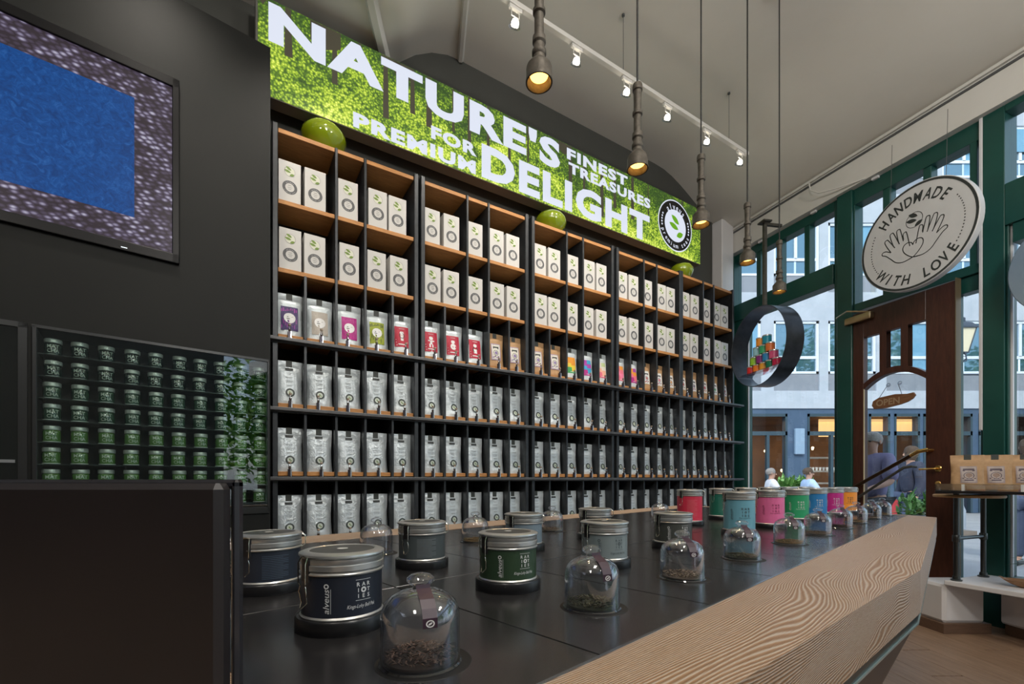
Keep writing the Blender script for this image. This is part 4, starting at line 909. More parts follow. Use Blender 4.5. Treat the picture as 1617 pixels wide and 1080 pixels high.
# ================================================================== ROUND SIGN
SC = Vector((3.33, 3.745, 3.15)); SANG = math.atan2(.9571, -.2897)+PI    # local x runs to the viewer's right
SR = .425
t = thing('round_sign', 'round white sign reading HANDMADE WITH LOVE with outlined hands', 'sign', SC, SANG)
sg = MB().lathe([(0, -.03), (SR-.004, -.03), (SR, -.026), (SR, .026), (SR-.004, .03), (0, .03)], 72, 0, MXZ, cap=False)
ob('disc', sg, mottled('sign_white', (.62, .63, .64), (.68, .69, .70), 3, .55, st=.02), t)
yk = -.0312
sp = MB(); sp.disc(SR*.985, 72, 0, Matrix.Translation((0, yk, 0)) @ MXZ, r0=SR*.945)
arc_text(sp, 'HANDMADE', SR*.73, .115, rad(92), rad(13.2), 0, yk, bold=.022, shear=.12, sx=.74)
arc_text(sp, 'WITH LOVE', SR*.79, .112, rad(-88), rad(12.2), 0, yk, True, bold=.022, shear=.12, sx=.80)
for k in range(17):
    for base_a in (155, -33+0):
        a = rad(base_a+k*3.9) if base_a > 0 else rad(-32+k*3.9)
        sp.disc(.0052, 8, 0, Matrix.Translation((SR*.79*math.cos(a), yk, SR*.79*math.sin(a))) @ MXZ)
ob('lettering', sp, ink, t)
def stroke(mb, pts, wd=.0036, y=yk, mi=0):
    P_ = [Vector((p[0], 0, p[1])) for p in pts]; v = []
    for i in range(len(P_)):
        d = (P_[min(i+1, len(P_)-1)]-P_[max(i-1, 0)]).normalized(); n = Vector((-d.z, 0, d.x))*wd
        a = P_[i]+n; b_ = P_[i]-n; v += [(a.x, y, a.z), (b_.x, y, b_.z)]
    mb.add(v, [(2*i, 2*i+1, 2*i+3, 2*i+2) for i in range(len(P_)-1)], mi)
def smooth2(pts, n=5):
    out = []
    for i in range(len(pts)-1):
        p0 = pts[max(i-1, 0)]; p1 = pts[i]; p2 = pts[i+1]; p3 = pts[min(i+2, len(pts)-1)]
        for k in range(n):
            tt = k/n; q = []
            for c in (0, 1): q.append(.5*((2*p1[c])+(-p0[c]+p2[c])*tt+(2*p0[c]-5*p1[c]+4*p2[c]-p3[c])*tt*tt+(-p0[c]+3*p1[c]-3*p2[c]+p3[c])*tt**3))
            out.append(tuple(q))
    return out+[pts[-1]]
em = MB(); em.disc(.062, 36, 0, Matrix.Translation((0, yk, .135)) @ MXZ, r0=.0575); three_leaves(em, (-.006, .137), .125, 0, yk-.0004)
hand = [(.005, -.175), (.07, -.185), (.125, -.165), (.165, -.12), (.205, -.075), (.235, -.055), (.232, -.035), (.205, -.035), (.165, -.062)]
fing = [[(.165, -.062), (.200, .005), (.215, .048), (.200, .060), (.185, .050), (.135, -.035)], [(.145, -.02), (.165, .045), (.172, .090), (.155, .100), (.142, .085), (.100, -.02)], [(.105, -.01), (.118, .06), (.120, .098), (.103, .105), (.092, .090), (.070, -.01)], [(.068, .0), (.072, .045), (.058, .058), (.045, .045), (.022, -.075)]]
heart = [(.0, -.075), (.010, -.052), (.038, -.040), (.066, -.052), (.074, -.085), (.055, -.125), (.005, -.172), (-.055, -.185)]
for sx_ in (1, -1):
    for pl_ in [hand]+fing+[heart]: stroke(em, smooth2([(sx_*a-.01, b_+.01) for a, b_ in pl_]))
ob('hands_drawing', em, ink, t)
for x in (-.2, .2): ob('hanging_wire', MB().tube([(x, 0, SR*.85), (x, 0.02, 4.05-3.15+.0)], .0018, 6), inkg, t)
# second round sign at the right edge, seen from the side
t = thing('round_sign', 'second round sign cut by the right picture edge, grey blue face', 'sign', G(-.60, .16, 2.66), GANG+PI)
ob('disc', MB().lathe([(0, -.03), (.375, -.03), (.38, -.026), (.38, .026), (.375, .03), (0, .03)], 64, 0, MXZ, cap=False), mottled('sign_blue_grey', (.16, .24, .34), (.24, .30, .36), 1.5, .3, st=0), t)
for x in (-.2, .2): ob('hanging_wire', MB().tube([(x, 0, .3), (x, 0, 1.34)], .0018, 6), inkg, t)

# ================================================================== WINDOW LEDGE, DISPLAY TABLE
ledge = tag(ob('window_ledge', MB().box(-1.75, -.04, .055, .62, .365, .40, b=.004), white_paint, None, G(0, 0, 0), GANG), 'white window ledge bench beside the door', 'bench')
def xbox(name, x0, x1, y0, y1, z0, z1, M, parent=None, b=.012): return ob(name, MB().box(x0, x1, y0, y1, z0, z1, b=b), M, parent)
t = thing('storage_box', 'white rounded box on a brown plinth under the window ledge, left one', 'box', (0, 0, 0))
xbox('box_body', 3.245, 3.56, 3.42, 3.70, .075, .362, white_paint, t, .02); xbox('plinth', 3.225, 3.585, 3.40, 3.72, 0, .075, woodmat('plinth_wood', (.10, .06, .04), (.15, .09, .06), 6, 'X'), t, .003)
t = thing('storage_box', 'white box cut by the right edge under the window ledge', 'box', (0, 0, 0))
xbox('box_body', 3.66, 3.86, 3.16, 3.42, .08, .30, white_paint, t, .015); xbox('plinth', 3.68, 3.84, 3.18, 3.40, 0, .08, woodmat('plinth_wood', (0, 0, 0), (0, 0, 0)), t, .003)
tb = thing('display_table', 'narrow black shelf table on iron pipe legs with clear rim', 'table', G(0, 0, 0), GANG)
ob('table_top', MB().box(-1.7, -.03, .06, .72, 1.053, 1.073, b=.002), blackp, tb)
ob('clear_rim', MB().box(-1.7, -.03, .712, .718, 1.073, 1.122).box(-.036, -.03, .06, .712, 1.073, 1.122), acrylic, tb)
for i in range(3): ob('rim_clip', MB().box(-.20-.30*i, -.185-.30*i, .7185, .722, 1.073, 1.12), mat('clip_white', (.75, .78, .78), .3), tb)
def pipe_leg(y):
    m = MB().tube([(-.085, y, .40), (-.085, y, 1.05)], .017, 12); 
    m.lathe([(.032, 0), (.034, .004), (.034, .010), (.024, .014), (.022, .035), (.017, .037)], 16, 0, Matrix.Translation((-.085, y, .40)))
    m.lathe([(.022, -.025), (.024, -.02), (.024, .02), (.022, .025)], 14, 0, Matrix.Translation((-.085, y, .715)), cap=False); return m
for y in (.56, .19): ob('leg', pipe_leg(y), mat('pipe_grey', (.10, .11, .11), .28, .9), tb)
ob('cross_pipe', MB().tube([(-.085, .56, .715), (-.085, .19, .715)], .014, 12), mat('pipe_grey', (.1, .1, .1)), tb)
ob('round_board', MB().lathe([(0, 1.018), (.195, 1.018), (.20, 1.022), (.20, 1.036), (.195, 1.04), (0, 1.04)], 40, 0, Matrix.Translation((-.085, .40, 0))), woodmat('pale_wood', (.50, .30, .14), (.62, .40, .20), 6, 'X'), tb)
m = MB()
grid_patch(m, -.042, .042, .060, .200, 0, .0020, 5, 6); grid_patch(m, -.036, .036, .068, .194, 1, .0025, 5, 6); grid_patch(m, -.028, .028, .165, .180, 2, .0032, 4, 1); grid_patch(m, -.030, -.018, .158, .168, 2, .0032, 1, 1); grid_patch(m, .018, .030, .158, .168, 2, .0032, 1, 1)
ring_patch(m, (0, .122), .028, .024, 2, .0032, 16); ring_patch(m, (0, .125), .018, 0, 3, .0036, 10); grid_patch(m, -.024, .024, .078, .088, 2, .0032, 3, 1)
for i in range(7): ring_patch(m, (-.03+i*.010, .098+(i % 2)*.006), .0045, 0, (2, 3)[i % 2], .0034, 7)
kl = m.mesh('front_label', [P('klabel', (.36, .28, .27)), P('klabel2', (.46, .38, .34)), P('klabel_ink', (.10, .07, .09)), P('klabel3', (.30, .20, .15))])
for i, (x, y, lb) in enumerate([(3.43, 3.43, 'left'), (3.615, 3.41, 'middle'), (3.80, 3.38, 'right')]):
    tt = place(('tea_pouch', [('pouch', pk_me), ('top_label', tab_me), ('front_label', kl)]), f'brown kraft tea pouch on the black display table, {lb} one', 'tea pouch', (x, y, 1.0735), 0, 'kraft tea pouches on the display table', rot=(-.02, 0, rad([-28, -30, -34][i])))
    tt.scale = (1.0, 1.0, .90); tt.scale = (1.12, 1.0, .90)

def leaf3(m, root, d, L_, wd, mi=0, droop=.5, n=5, th=.0):
    d = Vector(d).normalized(); side = d.cross(Vector((0, 0, 1))); side = side.normalized() if side.length > .01 else Vector((1, 0, 0))
    v = []; p = Vector(root)
    for k in range(n+1):
        a = k/n; wv = wd*(math.sin(PI*min(1, a*.9+.12)))
        v += [tuple(p-side*wv), tuple(p+Vector((0, 0, -wv*.35))), tuple(p+side*wv)]
        dd = (d+Vector((0, 0, -droop*a*1.6))).normalized(); p = p+dd*(L_/n)
    f = []
    for k in range(n): o = k*3; f += [(o, o+1, o+4, o+3), (o+1, o+2, o+5, o+4)]
    m.add(v, f, mi, True)
t = thing('potted_plant', 'spiky green rosette plant with bud on the white window ledge', 'plant', (3.83, 3.22, .40))
ob('pot', MB().lathe([(.045, 0), (.06, .09), (.062, .10), (.055, .10), (.05, .085), (0, .085)], 20), mottled('pot_grey', (.10, .10, .09), (.16, .15, .14), 10, .7), t)
R = random.Random(4); plant_m = mottled('leaf_dark_green', (.03, .09, .035), (.06, .15, .05), 8, .45, st=0)
for i in range(26):
    a = R.uniform(0, 2*PI); el = R.uniform(.25, 1.3); m = MB(); leaf3(m, (0, 0, .10), (math.cos(a)*math.cos(el), math.sin(a)*math.cos(el), math.sin(el)), R.uniform(.16, .30), .010, 0, R.uniform(.3, 1.0)); ob('leaf', m, plant_m, t)
m = MB().tube([(0, 0, .1), (-.01, .0, .22), (-.02, 0, .33)], .006, 6).lathe([(0, -.035), (.022, -.02), (.026, 0), (.015, .025), (0, .035)], 12, 0, Matrix.Translation((-.02, 0, .20)))
ob('bud_stem', m, mat('bud_green', (.06, .09, .02), .5), t)
for i in range(9):
    a = i*.7; m = MB(); leaf3(m, (-.02, 0, .33), (math.cos(a), math.sin(a), .5), .05, .005, 0, .2, 3); ob('leaf', m, plant_m, t)
m = MB(); n = 20; prof = []
def trough(m, a, b_, h_, mi=0):
    rings = [(a*.45, b_*.5, 0), (a*.8, b_*.85, h_*.5), (a, b_, h_), (a*.93, b_*.86, h_), (a*.70, b_*.66, h_*.5), (a*.35, b_*.35, h_*.25)]
    v = []; N_ = 24
    for ra, rb, z in rings:
        for k in range(N_):
            t_ = 2*PI*k/N_; c = math.cos(t_); s_ = math.sin(t_); e = .75
            v.append((ra*math.copysign(abs(c)**e, c), rb*math.copysign(abs(s_)**e, s_), z+(.012 if abs(c) > .9 and z > 0 else 0)))
    f = [(k*N_+i, k*N_+(i+1) % N_, (k+1)*N_+(i+1) % N_, (k+1)*N_+i) for k in range(5) for i in range(N_)]
    f.append(tuple(range(N_-1, -1, -1))); f.append(tuple(range(5*N_, 6*N_))); m.add(v, f, mi, True)
trough(m, .19, .075, .05)
tag(ob('wooden_trough', m, woodmat('trough_wood', (.22, .11, .05), (.36, .20, .10), 6, 'X', .6), None, (3.62, 3.13, .4005), rad(-42)), 'carved brown wooden trough bowl on the window ledge', 'bowl')

# ================================================================== OUTSIDE
pave = mottled('street_paving', (.30, .31, .33), (.38, .39, .41), 1.2, .8, st=.1)
ob('ground', MB().prism([(3.95, 3.6), (2.0, 8.4), (-10, 40), (60, 40), (60, -6), (7.5, -6)], -.10, -.016), pave, kind='structure')
conc = mottled('pale_concrete', (.38, .43, .50), (.47, .52, .60), 1.6, .8, st=.05)
greyp = mottled('grey_spandrel', (.20, .225, .27), (.25, .275, .32), 2, .6, st=.03)
bluef = mottled('blue_shopfront', (.045, .085, .15), (.065, .11, .19), 1.5, .5, st=.02)
darkf = mat('shopfront_frame', (.03, .06, .085), .4)
wframe = mat('white_window_frame', (.68, .75, .85), .45)
mglass = mat('mirror_pane', (.10, .22, .30), .03, .0, 1.0, coat=1)
mglass.node_tree.nodes['Principled BSDF'].inputs['Metallic'].default_value = .55
sky_reflection = mottled('blue_sky_reflection', (.12, .30, .46), (.18, .38, .55), 2, .5, st=0)  # blue of the mirrored sky painted on as a surface colour
FY = 16.0
fac = thing('office_building', 'pale concrete building across the street with white framed windows and blue cafe shopfront', 'building', (0, FY, 0))
def fz(y): return H+(758-y)*FY/719
def fxx(x): return (x-808.5)*FY/719
# ground floor
ops = [(1100, 1150), (1182, 1243), (1275, 1352), (1372, 1405), (1412, 1452), (1458, 1500), (1508, 1535), (1545, 1640)]
zb = 3.50
xs = [(fxx(a), fxx(b)) for a, b in ops]
ob('fascia_band', MB().box(2, 24, -.05, .3, zb+.16, 4.28), conc, fac); ob('lintel', MB().box(2, 24, .0, .3, zb-.02, zb+.16), bluef, fac)
prev = 2.0
for a, b in xs:
    ob('shop_pier', MB().box(prev, a, 0, .3, 0, zb-.02), bluef, fac); prev = b
    ob('shop_frame', MB().box(a, a+.07, -.02, .1, 0, zb-.02).box(b-.07, b, -.02, .1, 0, zb-.02).box(a, b, -.02, .1, 2.72, 2.86).box(a, b, -.02, .1, zb-.12, zb-.02), darkf, fac)
    if b-a > 1.2: ob('shop_frame', MB().box((a+b)/2-.05, (a+b)/2+.05, -.02, .1, .9, 2.72), darkf, fac)
ob('shop_pier', MB().box(prev, 24, 0, .3, 0, zb), bluef, fac)
ob('wall_lamp_box', MB().box(fxx(1253), fxx(1268), -.12, 0, 2.05, 2.95, b=.02), mat('box_paleblue', (.25, .36, .50), .5), fac)
# cafe interior
ci = thing('cafe_interior', 'warm lit cafe room behind the shopfront across the street', 'room', (0, FY, 0))
ob('room_shell', MB().box(2, 24, 3.5, 3.6, 0, 3.5).box(2, 24, .31, 3.6, -.02, 0).box(2, 24, .31, 3.6, 3.45, 3.5), mottled('cafe_wall', (.09, .05, .03), (.20, .11, .06), 1, .7, st=0), ci)
ob('lit_panel', MB().box(fxx(1280)*1.08, fxx(1350)*1.08, .8, .84, 2.75, 3.40), mat('amber_ceiling_light', (.8, .5, .2), .5, emit=(1, .58, .24), es=.85), ci)
ob('lit_panel', MB().box(fxx(1380), fxx(1500), .8, .84, 2.8, 3.40), mat('amber_ceiling_light', (0, 0, 0)), ci)
R = random.Random(9)
for i in range(22):
    x = R.uniform(fxx(1185), fxx(1520)); z = R.choice([1.5, 1.75, 2.1, 2.3, 2.45]); r = R.uniform(.03, .07)
    ob('cafe_bulb', MB().lathe([(0, -r), (r*.8, -r*.6), (r, 0), (r*.8, r*.6), (0, r)], 10), mat('cafe_bulb', (1, .8, .5), .5, emit=(1, .72, .38), es=6), ci, (x, R.uniform(.5, 2.5), z))
for z in (1.0, 1.45, 1.95): ob('counter_shelf', MB().box(fxx(1275), fxx(1370), 1.0, 1.4, z, z+.06), mat('cafe_counter', (.35, .33, .30), .5), ci)
for i in range(14):
    x = fxx(1280)+i*.13; ob('cup', MB().lathe([(.03, 0), (.05, .12), (.045, .12), (.0, .01)], 10), mat('cup_white', (.75, .75, .72), .4), ci, (x, 1.05, 1.51))
lamp('cafe_light', 'AREA', (11, FY+1.6, 3.3), 110, (1, .62, .30), (11, FY+1.6, 0), shape='RECTANGLE', size=10, size_y=2)
# upper floors
wcols = [(fxx(1128), fxx(1202)), (fxx(1222), fxx(1294)), (fxx(1308), fxx(1384)), (fxx(1400), fxx(1472)), (fxx(1488), fxx(1562)), (fxx(1578), fxx(1650))]
zf = [(4.28, 4.90, 6.75), (7.75, 8.35, 10.2), (11.2, 11.8, 13.6), (14.6, 15.2, 17.0)]
xa, xb = 2.0, 24.0
for lv, (z0, z1, z2) in enumerate(zf):
    nxt = zf[lv+1][0] if lv < 3 else 18.4
    ob('concrete_band', MB().box(xa, xb, 0, .3, z2, nxt, b=.0), conc, fac)
    prev = xa
    for k, (a, b) in enumerate(wcols):
        ob('concrete_pier', MB().box(prev, a, 0, .3, z0, z2), conc, fac); prev = b
        ob('spandrel_panel', MB().box(a, b, .06, .2, z0, z1), greyp, fac)
        f_ = ob('window', MB().box(a, b, .04, .12, z1, z1+.08).box(a, b, .04, .12, z2-.09, z2).box(a, a+.09, .04, .12, z1, z2).box(b-.09, b, .04, .12, z1, z2).box(a, b, .05, .12, z1+.52, z1+.62).box((a+b)/2-.05, (a+b)/2+.05, .05, .12, z1+.6, z2), wframe, fac)
        ob('pane', MB().box(a+.08, (a+b)/2-.04, .09, .10, z1+.07, z2-.08), mglass, f_); ob('pane', MB().box((a+b)/2+.04, b-.08, .09, .10, z1+.07, z2-.08), mglass if (k+lv) % 3 else sky_reflection, f_)
        if lv >= 2: ob('sky_reflection', MB().box(a+.08, b-.08, .02, .035, z1+.9, z2-.1), sky_reflection, f_)  # flat sheet coloured like the sky mirrored in the upper windows
    ob('concrete_pier', MB().box(prev, xb, 0, .3, z0, z2), conc, fac)
# trees on the near side of the street, right of the picture: they mirror in the far panes
leaf_me = []
for sd in (1, 2, 3):
    R = random.Random(sd); m = MB()
    for i in range(1900):
        d = Vector((R.gauss(0, 1), R.gauss(0, 1), R.gauss(0, 1))).normalized()*(R.random()**.4); c = Vector((d.x*1.7, d.y*1.7, d.z*2.0))
        a = Vector((R.gauss(0, 1), R.gauss(0, 1), R.gauss(0, .5))).normalized()*R.uniform(.10, .18); b_ = a.cross(Vector((R.gauss(0, 1), R.gauss(0, 1), R.gauss(0, 1)))).normalized()*.06
        m.add([tuple(c-a), tuple(c+b_), tuple(c+a), tuple(c-b_)], [(0, 1, 2, 3)], R.choice([0, 0, 1]))
    leaf_me.append(m.mesh('foliage', [mat('tree_leaf', (.10, .30, .03), .5), mat('tree_leaf2', (.22, .42, .05), .5)]))
trk_me = MB().tube([(0, 0, 0), (.05, 0, 1.5), (0, .1, 3.2), (.1, 0, 5.0)], [.16, .13, .10, .05], 10).mesh('trunk', mottled('bark', (.06, .045, .03), (.11, .085, .06), 12, .9))
for i, (x, y, z) in enumerate([(15.6, 9.3, 6.4), (20.6, 9.0, 6.7), (25.8, 9.3, 6.3), (31.5, 9.0, 6.5)][:5]):
    t = thing('street_tree', ['leafy street tree mirrored in the facade windows', 'second leafy street tree beyond the right edge', 'third leafy street tree beyond the right edge', 'fourth leafy street tree beyond the right edge', 'nearest leafy street tree beyond the right edge'][i], 'tree', (x, y, 0), i, 'street trees on the near pavement')
    ob('trunk', trk_me, None, t); f_ = ob('foliage', leaf_me[i % 3], None, t, (0, 0, z)); f_['kind'] = 'stuff'; f_.scale = (1.35, 1.35, 1.25)
for i, (x, y, z) in enumerate([(9.5, -1.8, 3.2), (13.5, -5.5, 3.8), (8.2, -5.2, 3.0)]):
    t = thing('street_tree', ['small street tree outside the shop front beyond the right edge', 'taller street tree farther off beyond the right edge', 'street tree outside behind the camera'][i], 'tree', (x, y, 0), i*2, 'street trees on the near pavement')
    ob('trunk', trk_me, None, t); f_ = ob('foliage', leaf_me[i % 3], None, t, (0, 0, z)); f_['kind'] = 'stuff'
# street lantern
lx, ly = .9888*9.8-.02, 9.8
t = thing('street_lantern', 'old fashioned street lantern on a grey post seen through the door sidelight', 'street lamp', (lx-.05, ly, 0))
lmt = mat('lantern_metal', (.06, .075, .10), .4, .5)
ob('post', MB().lathe([(.11, 0), (.11, .5), (.075, .6), (.06, 2.0), (.07, 2.05), (.055, 2.1), (.05, 3.5), (.06, 3.55), (.04, 3.75)], 14), mat('post_grey', (.30, .34, .40), .5), t)
ob('ladder_bar', MB().tube([(-.12, 0, 3.42), (.42, 0, 3.42)], .018, 8).lathe([(0, -.03), (.03, 0), (0, .03)], 8, 0, Matrix.Translation((.44, 0, 3.42))), lmt, t)
m = MB()
for a in (0, 90, 180, 270):
    c, s_ = math.cos(rad(a)), math.sin(rad(a)); m.tube([(0, 0, 3.65), (c*.16, s_*.16, 3.72), (c*.15, s_*.15, 3.84), (c*.11, s_*.11, 3.88)], .012, 6)
ob('cradle', m, lmt, t)
M4 = Matrix.Rotation(rad(45), 4, 'Z')
m = MB()
for k in range(4):
    a = rad(45+90*k); m.tube([(.15*math.cos(a), .15*math.sin(a), 3.88), (.27*math.cos(a), .27*math.sin(a), 4.38)], .010, 6)
m.lathe([(.16, 3.86), (.16, 3.885)], 4, 0, M4, False)
m.lathe([(.30, 4.37), (.30, 4.40), (.20, 4.50), (.10, 4.54), (.10, 4.62), (.05, 4.66), (.02, 4.69), (.045, 4.73), (.02, 4.77), (0, 4.79)], 4, 0, M4, False)
ob('lantern_frame', m, lmt, t)
ob('lantern_glass', MB().lathe([(.14, 3.89), (.255, 4.37)], 4, 0, M4, False, cap=False), mat('lantern_milk', (.75, .68, .50), .3), t)

# people, at rest
skin = mat('skin', (.52, .30, .22), .5); 
def chain(name, verts, edges, M, parent, sub=2):
    me = bpy.data.meshes.new(name); me.from_pydata([v[:3] for v in verts], edges, []); me.materials.append(M)
    o = bpy.data.objects.new(name, me); link(o, parent)
    sk = o.modifiers.new('skin', 'SKIN'); sk.use_smooth_shade = True; o.modifiers.new('sub', 'SUBSURF').levels = sub; o.modifiers['sub'].render_levels = sub
    for i, v in enumerate(verts):
        me.skin_vertices[0].data[i].radius = (v[3], v[4] if len(v) > 4 else v[3])
    me.skin_vertices[0].data[0].use_root = True
    return o
def person(label, loc, rz, pose, hairc, topc, legc, sit=False, grp=None, hair_long=False):
    t = thing('person', label, 'person', loc, rz, grp)      # faces local -Y
    J = dict(pelvis=(0, 0, .93), waist=(0, 0, 1.06), chest=(0, .01, 1.28), neck=(0, .01, 1.46), jaw=(0, -.02, 1.54), skull=(0, .0, 1.625), top=(0, .0, 1.705))
    for s_, k in ((1, 'L'), (-1, 'R')):
        J['sh'+k] = (s_*.17, .01, 1.40); J['el'+k] = (s_*.22, .03, 1.12); J['wr'+k] = (s_*.22, -.06, .88); J['hip'+k] = (s_*.09, 0, .88); J['kn'+k] = (s_*.10, -.02, .48); J['an'+k] = (s_*.10, .03, .09); J['toe'+k] = (s_*.11, -.14, .04)
    if sit:
        dz = .46-.93
        for k in list(J): J[k] = (J[k][0], J[k][1], J[k][2]+dz)
        for s_, k in ((1, 'L'), (-1, 'R')):
            J['hip'+k] = (s_*.09, -.03, .47); J['kn'+k] = (s_*.12, -.44, .50); J['an'+k] = (s_*.12, -.42, .09); J['toe'+k] = (s_*.13, -.58, .04)
            J['el'+k] = (s_*.24, -.10, .72); J['wr'+k] = (s_*.15, -.34, .76)
    for k, v in pose.items(): J[k] = v
    Rr = dict(pelvis=(.13, .10), waist=(.12, .09), chest=(.15, .10), neck=.055, jaw=(.062, .07), skull=(.078, .095), top=(.045, .05), sh=.062, el=.045, wr=.030, hip=.085, kn=.058, an=.038, toe=.035)
    def rr(k): q = Rr.get(k, Rr.get(k[:-1])); return q if isinstance(q, tuple) else (q, q)
    ks = list(J); idx = {k: i for i, k in enumerate(ks)}
    E_ = [('pelvis', 'waist'), ('waist', 'chest'), ('chest', 'neck'), ('neck', 'jaw'), ('jaw', 'skull'), ('skull', 'top')]
    for k in 'LR': E_ += [('chest', 'sh'+k), ('sh'+k, 'el'+k), ('el'+k, 'wr'+k), ('pelvis', 'hip'+k), ('hip'+k, 'kn'+k), ('kn'+k, 'an'+k), ('an'+k, 'toe'+k)]
    verts = [J[k]+rr(k) for k in ks]; edges = [(idx[a], idx[b]) for a, b in E_]
    for k in 'LR':      # palm and fingers grow from the wrist
        wv = Vector(J['wr'+k]); el = Vector(J['el'+k]); d = (wv-el).normalized(); sd = d.cross(Vector((0, 0, 1)) if abs(d.z) < .8 else Vector((0, 1, 0))).normalized()
        pa = wv+d*.07; verts.append(tuple(pa)+(.030, .016)); ip = len(verts)-1; edges.append((idx['wr'+k], ip))
        for f_ in range(4):
            b0 = pa+sd*(.026-.017*f_)+d*.03; b1 = b0+d*(.035 if f_ in (1, 2) else .027)+Vector((0, 0, -.006)); b2 = b1+d*.022+Vector((0, 0, -.016))
            verts.append(tuple(b0)+(.010, .010)); verts.append(tuple(b1)+(.009, .009)); verts.append(tuple(b2)+(.007, .007)); n = len(verts); edges += [(ip, n-3), (n-3, n-2), (n-2, n-1)]
        b0 = wv+d*.03+sd*.035; b1 = b0+d*.035+sd*.018; verts.append(tuple(b0)+(.012, .012)); verts.append(tuple(b1)+(.009, .009)); n = len(verts); edges += [(idx['wr'+k], n-2), (n-2, n-1)]
    chain('body', verts, edges, skin, t, 1)
    def sub(name, keys, M, grow, ext=()):
        vs_ = [J[k]+tuple(q+grow for q in rr(k)) for k in keys]; id2 = {k: i for i, k in enumerate(keys)}
        chain(name, vs_, [(id2[a], id2[b]) for a, b in E_ if a in id2 and b in id2], M, t, 2)
    sub('top', ['chest', 'waist', 'pelvis', 'shL', 'elL', 'shR', 'elR'] + (['wrL', 'wrR'] if topc[1] else []), topc[0], .034)
    sub('trousers', ['pelvis', 'hipL', 'knL', 'anL', 'hipR', 'knR', 'anR'], legc, .024)
    S_ = Vector(J['skull']); hd = MB()
    hp = [(.0, .105), (.045, .098), (.078, .072), (.092, .035), (.092, 0)]+([(.088, -.06), (.07, -.13)] if hair_long else [(.086, -.03)])
    hd.lathe(list(reversed(hp)), 20, 0, Matrix.Translation(S_+Vector((0, .016, .008))) @ Matrix.Rotation(rad(-14), 4, 'X'), sy=1.12, cap=False); ob('hair', hd, hairc, t)
    fc = MB(); fc.add([tuple(S_+Vector(p)) for p in [(-.012, -.088, -.055), (.012, -.088, -.055), (0, -.118, -.045), (0, -.09, .0)]], [(0, 1, 2), (1, 3, 2), (3, 0, 2), (0, 3, 1)], 0, True); ob('nose', fc, skin, t)
    e_ = MB()
    for sx_ in (-1, 1): e_.lathe([(0, -.010), (.010, -.005), (.011, 0), (.010, .005), (0, .010)], 10, 0, Matrix.Translation(S_+Vector((sx_*.032, -.082, -.005))))
    ob('eyes', e_, mat('eye', (.05, .04, .035), .3), t); m_ = MB().box(-.022, .022, -.088, -.078, -.084, -.077, 0, Matrix.Translation(S_)); ob('mouth', m_, mat('lips', (.40, .15, .13), .5), t)
    er = MB()
    for sx_ in (-1, 1): er.lathe([(0, -.03), (.010, -.02), (.013, 0), (.010, .02), (0, .03)], 10, 0, Matrix.Translation(S_+Vector((sx_*.084, .01, -.015))))
    ob('ears', er, skin, t)
    sh = MB()
    for k in 'LR':
        a = Vector(J['an'+k]); b_ = Vector(J['toe'+k]); sh.box(a.x-.045, a.x+.045, min(a.y, b_.y)-.05, max(a.y, b_.y)+.05, 0, .07, b=.015)
    ob('shoes', sh, blackp, t)
    return t
grey_h = mottled('grey_hair', (.22, .20, .19), (.38, .35, .33), 60, .7, st=.2); brown_h = mottled('brown_hair', (.06, .035, .02), (.11, .07, .045), 60, .7, st=.2)
def Cl(n, c): return mottled(n, c, tuple(min(1, x*1.2+.01) for x in c), 10, .8, st=.1)
denim = Cl('denim', (.05, .07, .13)); dark_tr = Cl('dark_trousers', (.03, .03, .035))
person('seated cafe guest with grey hair and white shirt, left one', (fxx(1218)/FY*10.6, 10.6, .165), rad(75), {}, grey_h, (Cl('white_shirt', (.66, .66, .70)), True), dark_tr, True)
person('seated cafe guest in a light blue shirt right of the green planter', (fxx(1277)/FY*10.2, 10.2, .165), rad(80), {}, brown_h, (Cl('blue_shirt', (.42, .56, .78)), True), denim, True)
person('person in a lavender top and dark jacket seen through the door glass', (.835*5.3-.16, 5.4, -.014), rad(-70), {'elL': (.24, -.06, 1.14), 'wrL': (.18, -.26, 1.08)}, grey_h, (Cl('lavender_top', (.19, .17, .30)), False), dark_tr)
person('person in a dark jacket walking farther off behind the door glass', (.875*7.6, 7.6, -.014), rad(-100), {'knL': (.10, -.16, .50), 'anL': (.10, -.12, .10), 'toeL': (.10, -.28, .05)}, brown_h, (Cl('navy_jacket', (.035, .04, .07)), True), denim, False, None, True)
person('person in a white shirt passing at the right picture edge', (1.125*6.2+.06, 6.2, -.014), rad(-60), {}, brown_h, (Cl('white_shirt2', (.68, .68, .68)), True), denim, False, None, True)
ob('trim_11', MB().box(4.6, 9.4, 9.2, 12.4, -.016, .12), woodmat('terrace_deck', (.16, .13, .11), (.24, .20, .17), 3, 'X', .7), kind='structure')
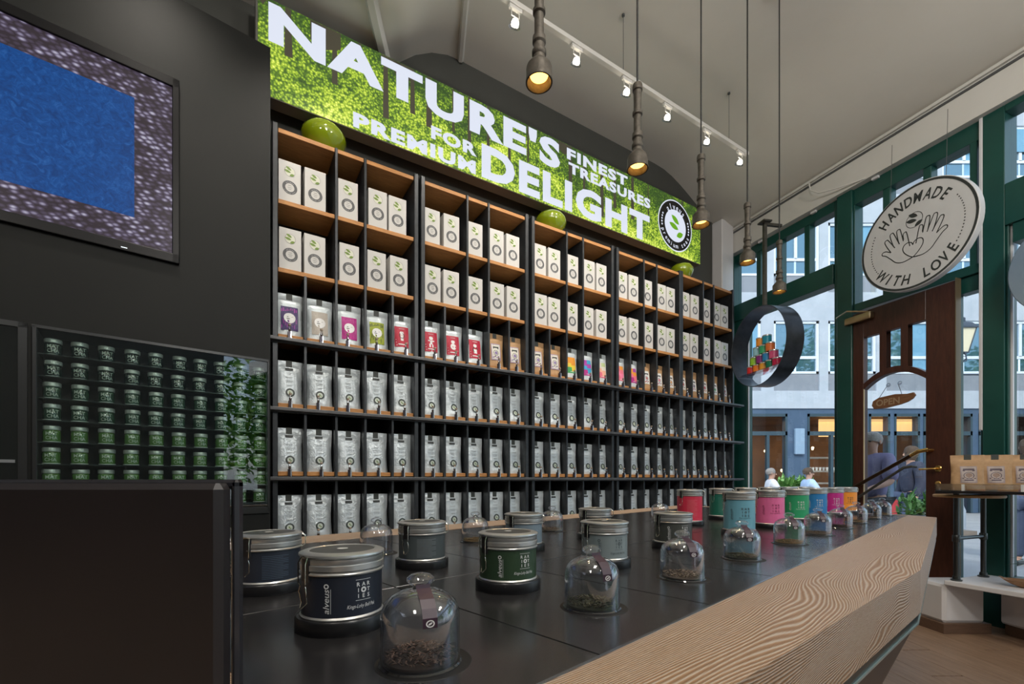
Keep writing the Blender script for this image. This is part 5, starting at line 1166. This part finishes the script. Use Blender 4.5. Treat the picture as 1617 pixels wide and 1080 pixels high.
# cafe chairs and tables outside
redc = mat('red_chair', (.55, .02, .03), .5)
def chair(loc, rz, label):
    t = thing('cafe_chair', label, 'chair', loc, rz, 'red cafe chairs on the pavement')
    ob('seat', MB().box(-.21, .21, -.21, .21, .43, .455, b=.01), redc, t)
    ob('backrest', MB().box(-.21, .21, .19, .215, .58, .86, b=.01), redc, t)
    for x in (-.19, .19):
        ob('leg', MB().tube([(x, -.19, 0), (x, -.19, .43)], .012, 6), inkg, t); ob('leg', MB().tube([(x, .20, 0), (x, .20, .86)], .012, 6), inkg, t)
cpos = [(fxx(1218)/FY*10.6-.02, 10.6, 'holding the white shirted guest'), (fxx(1277)/FY*10.2-.02, 10.2, 'holding the light blue shirted guest'), (fxx(1190)/FY*9.6, 9.6, 'empty, left of the white shirted guest'), (fxx(1326)/FY*9.45, 9.45, 'empty, just left of the door frame'),
        (fxx(1427)/FY*7.0, 7.0, 'seen low through the door glass'), (fxx(1402)/FY*8.2, 8.2, 'seen through the door glass, farther left')]
for i, (x, y, lb) in enumerate(cpos): chair((x+.12 if i < 2 else x, y, .12 if i < 4 else -.016), rad([75, 80, 90, 40, 20, 170][i]), 'red cafe chair '+lb)
for i, (x, y, lb) in enumerate([(6.50, 10.88, 'between the two seated guests'), (fxx(1440)/FY*8.7, 8.7, 'seen through the door glass')]):
    t = thing('cafe_table', 'small round cafe table '+lb, 'table', (x, y, .12 if i < 1 else -.016), 0, 'cafe tables on the pavement')
    ob('table_top', MB().lathe([(0, .72), (.34, .72), (.35, .73), (.35, .745), (0, .75)], 28), mat('table_grey', (.35, .36, .38), .4), t)
    ob('pedestal', MB().lathe([(.20, 0), (.20, .02), (.03, .04), (.03, .72)], 16), inkg, t)
def planter(loc, label, s_=1.0, n=90, seed=1, hh=.55):
    t = thing('planter', label, 'plant', loc); R = random.Random(seed)
    ob('pot', MB().box(-.28*s_, .28*s_, -.14*s_, .14*s_, 0, hh, b=.02), mottled('planter_grey', (.14, .14, .14), (.2, .2, .2), 5, .7), t)
    m = MB()
    for i in range(n*2):
        a = R.uniform(0, 2*PI); el = R.uniform(.2, 1.4); leaf3(m, (R.uniform(-.24, .24)*s_, R.uniform(-.1, .1)*s_, hh+R.uniform(-.02, .18)), (math.cos(a)*math.cos(el), math.sin(a)*math.cos(el), math.sin(el)), R.uniform(.10, .24)*s_, .022*s_, 0, .5, 3)
    f_ = ob('foliage', m, mottled('planter_leaf', (.10, .26, .05), (.22, .42, .12), 8, .5, st=0), t); f_['kind'] = 'stuff'
planter((fxx(1256)/FY*11.6, 11.6, .12), 'green leafy planter box between the two seated guests', 1.5, 110, 1, .78)
planter((fxx(1452)/FY*6.1, 6.1, -.016), 'bright green planter seen low through the door glass', 1.0, 80, 2, .70)
planter((1.15*8.5, 8.5, -.016), 'green planter seen through the right window', 1.0, 60, 3, .6)
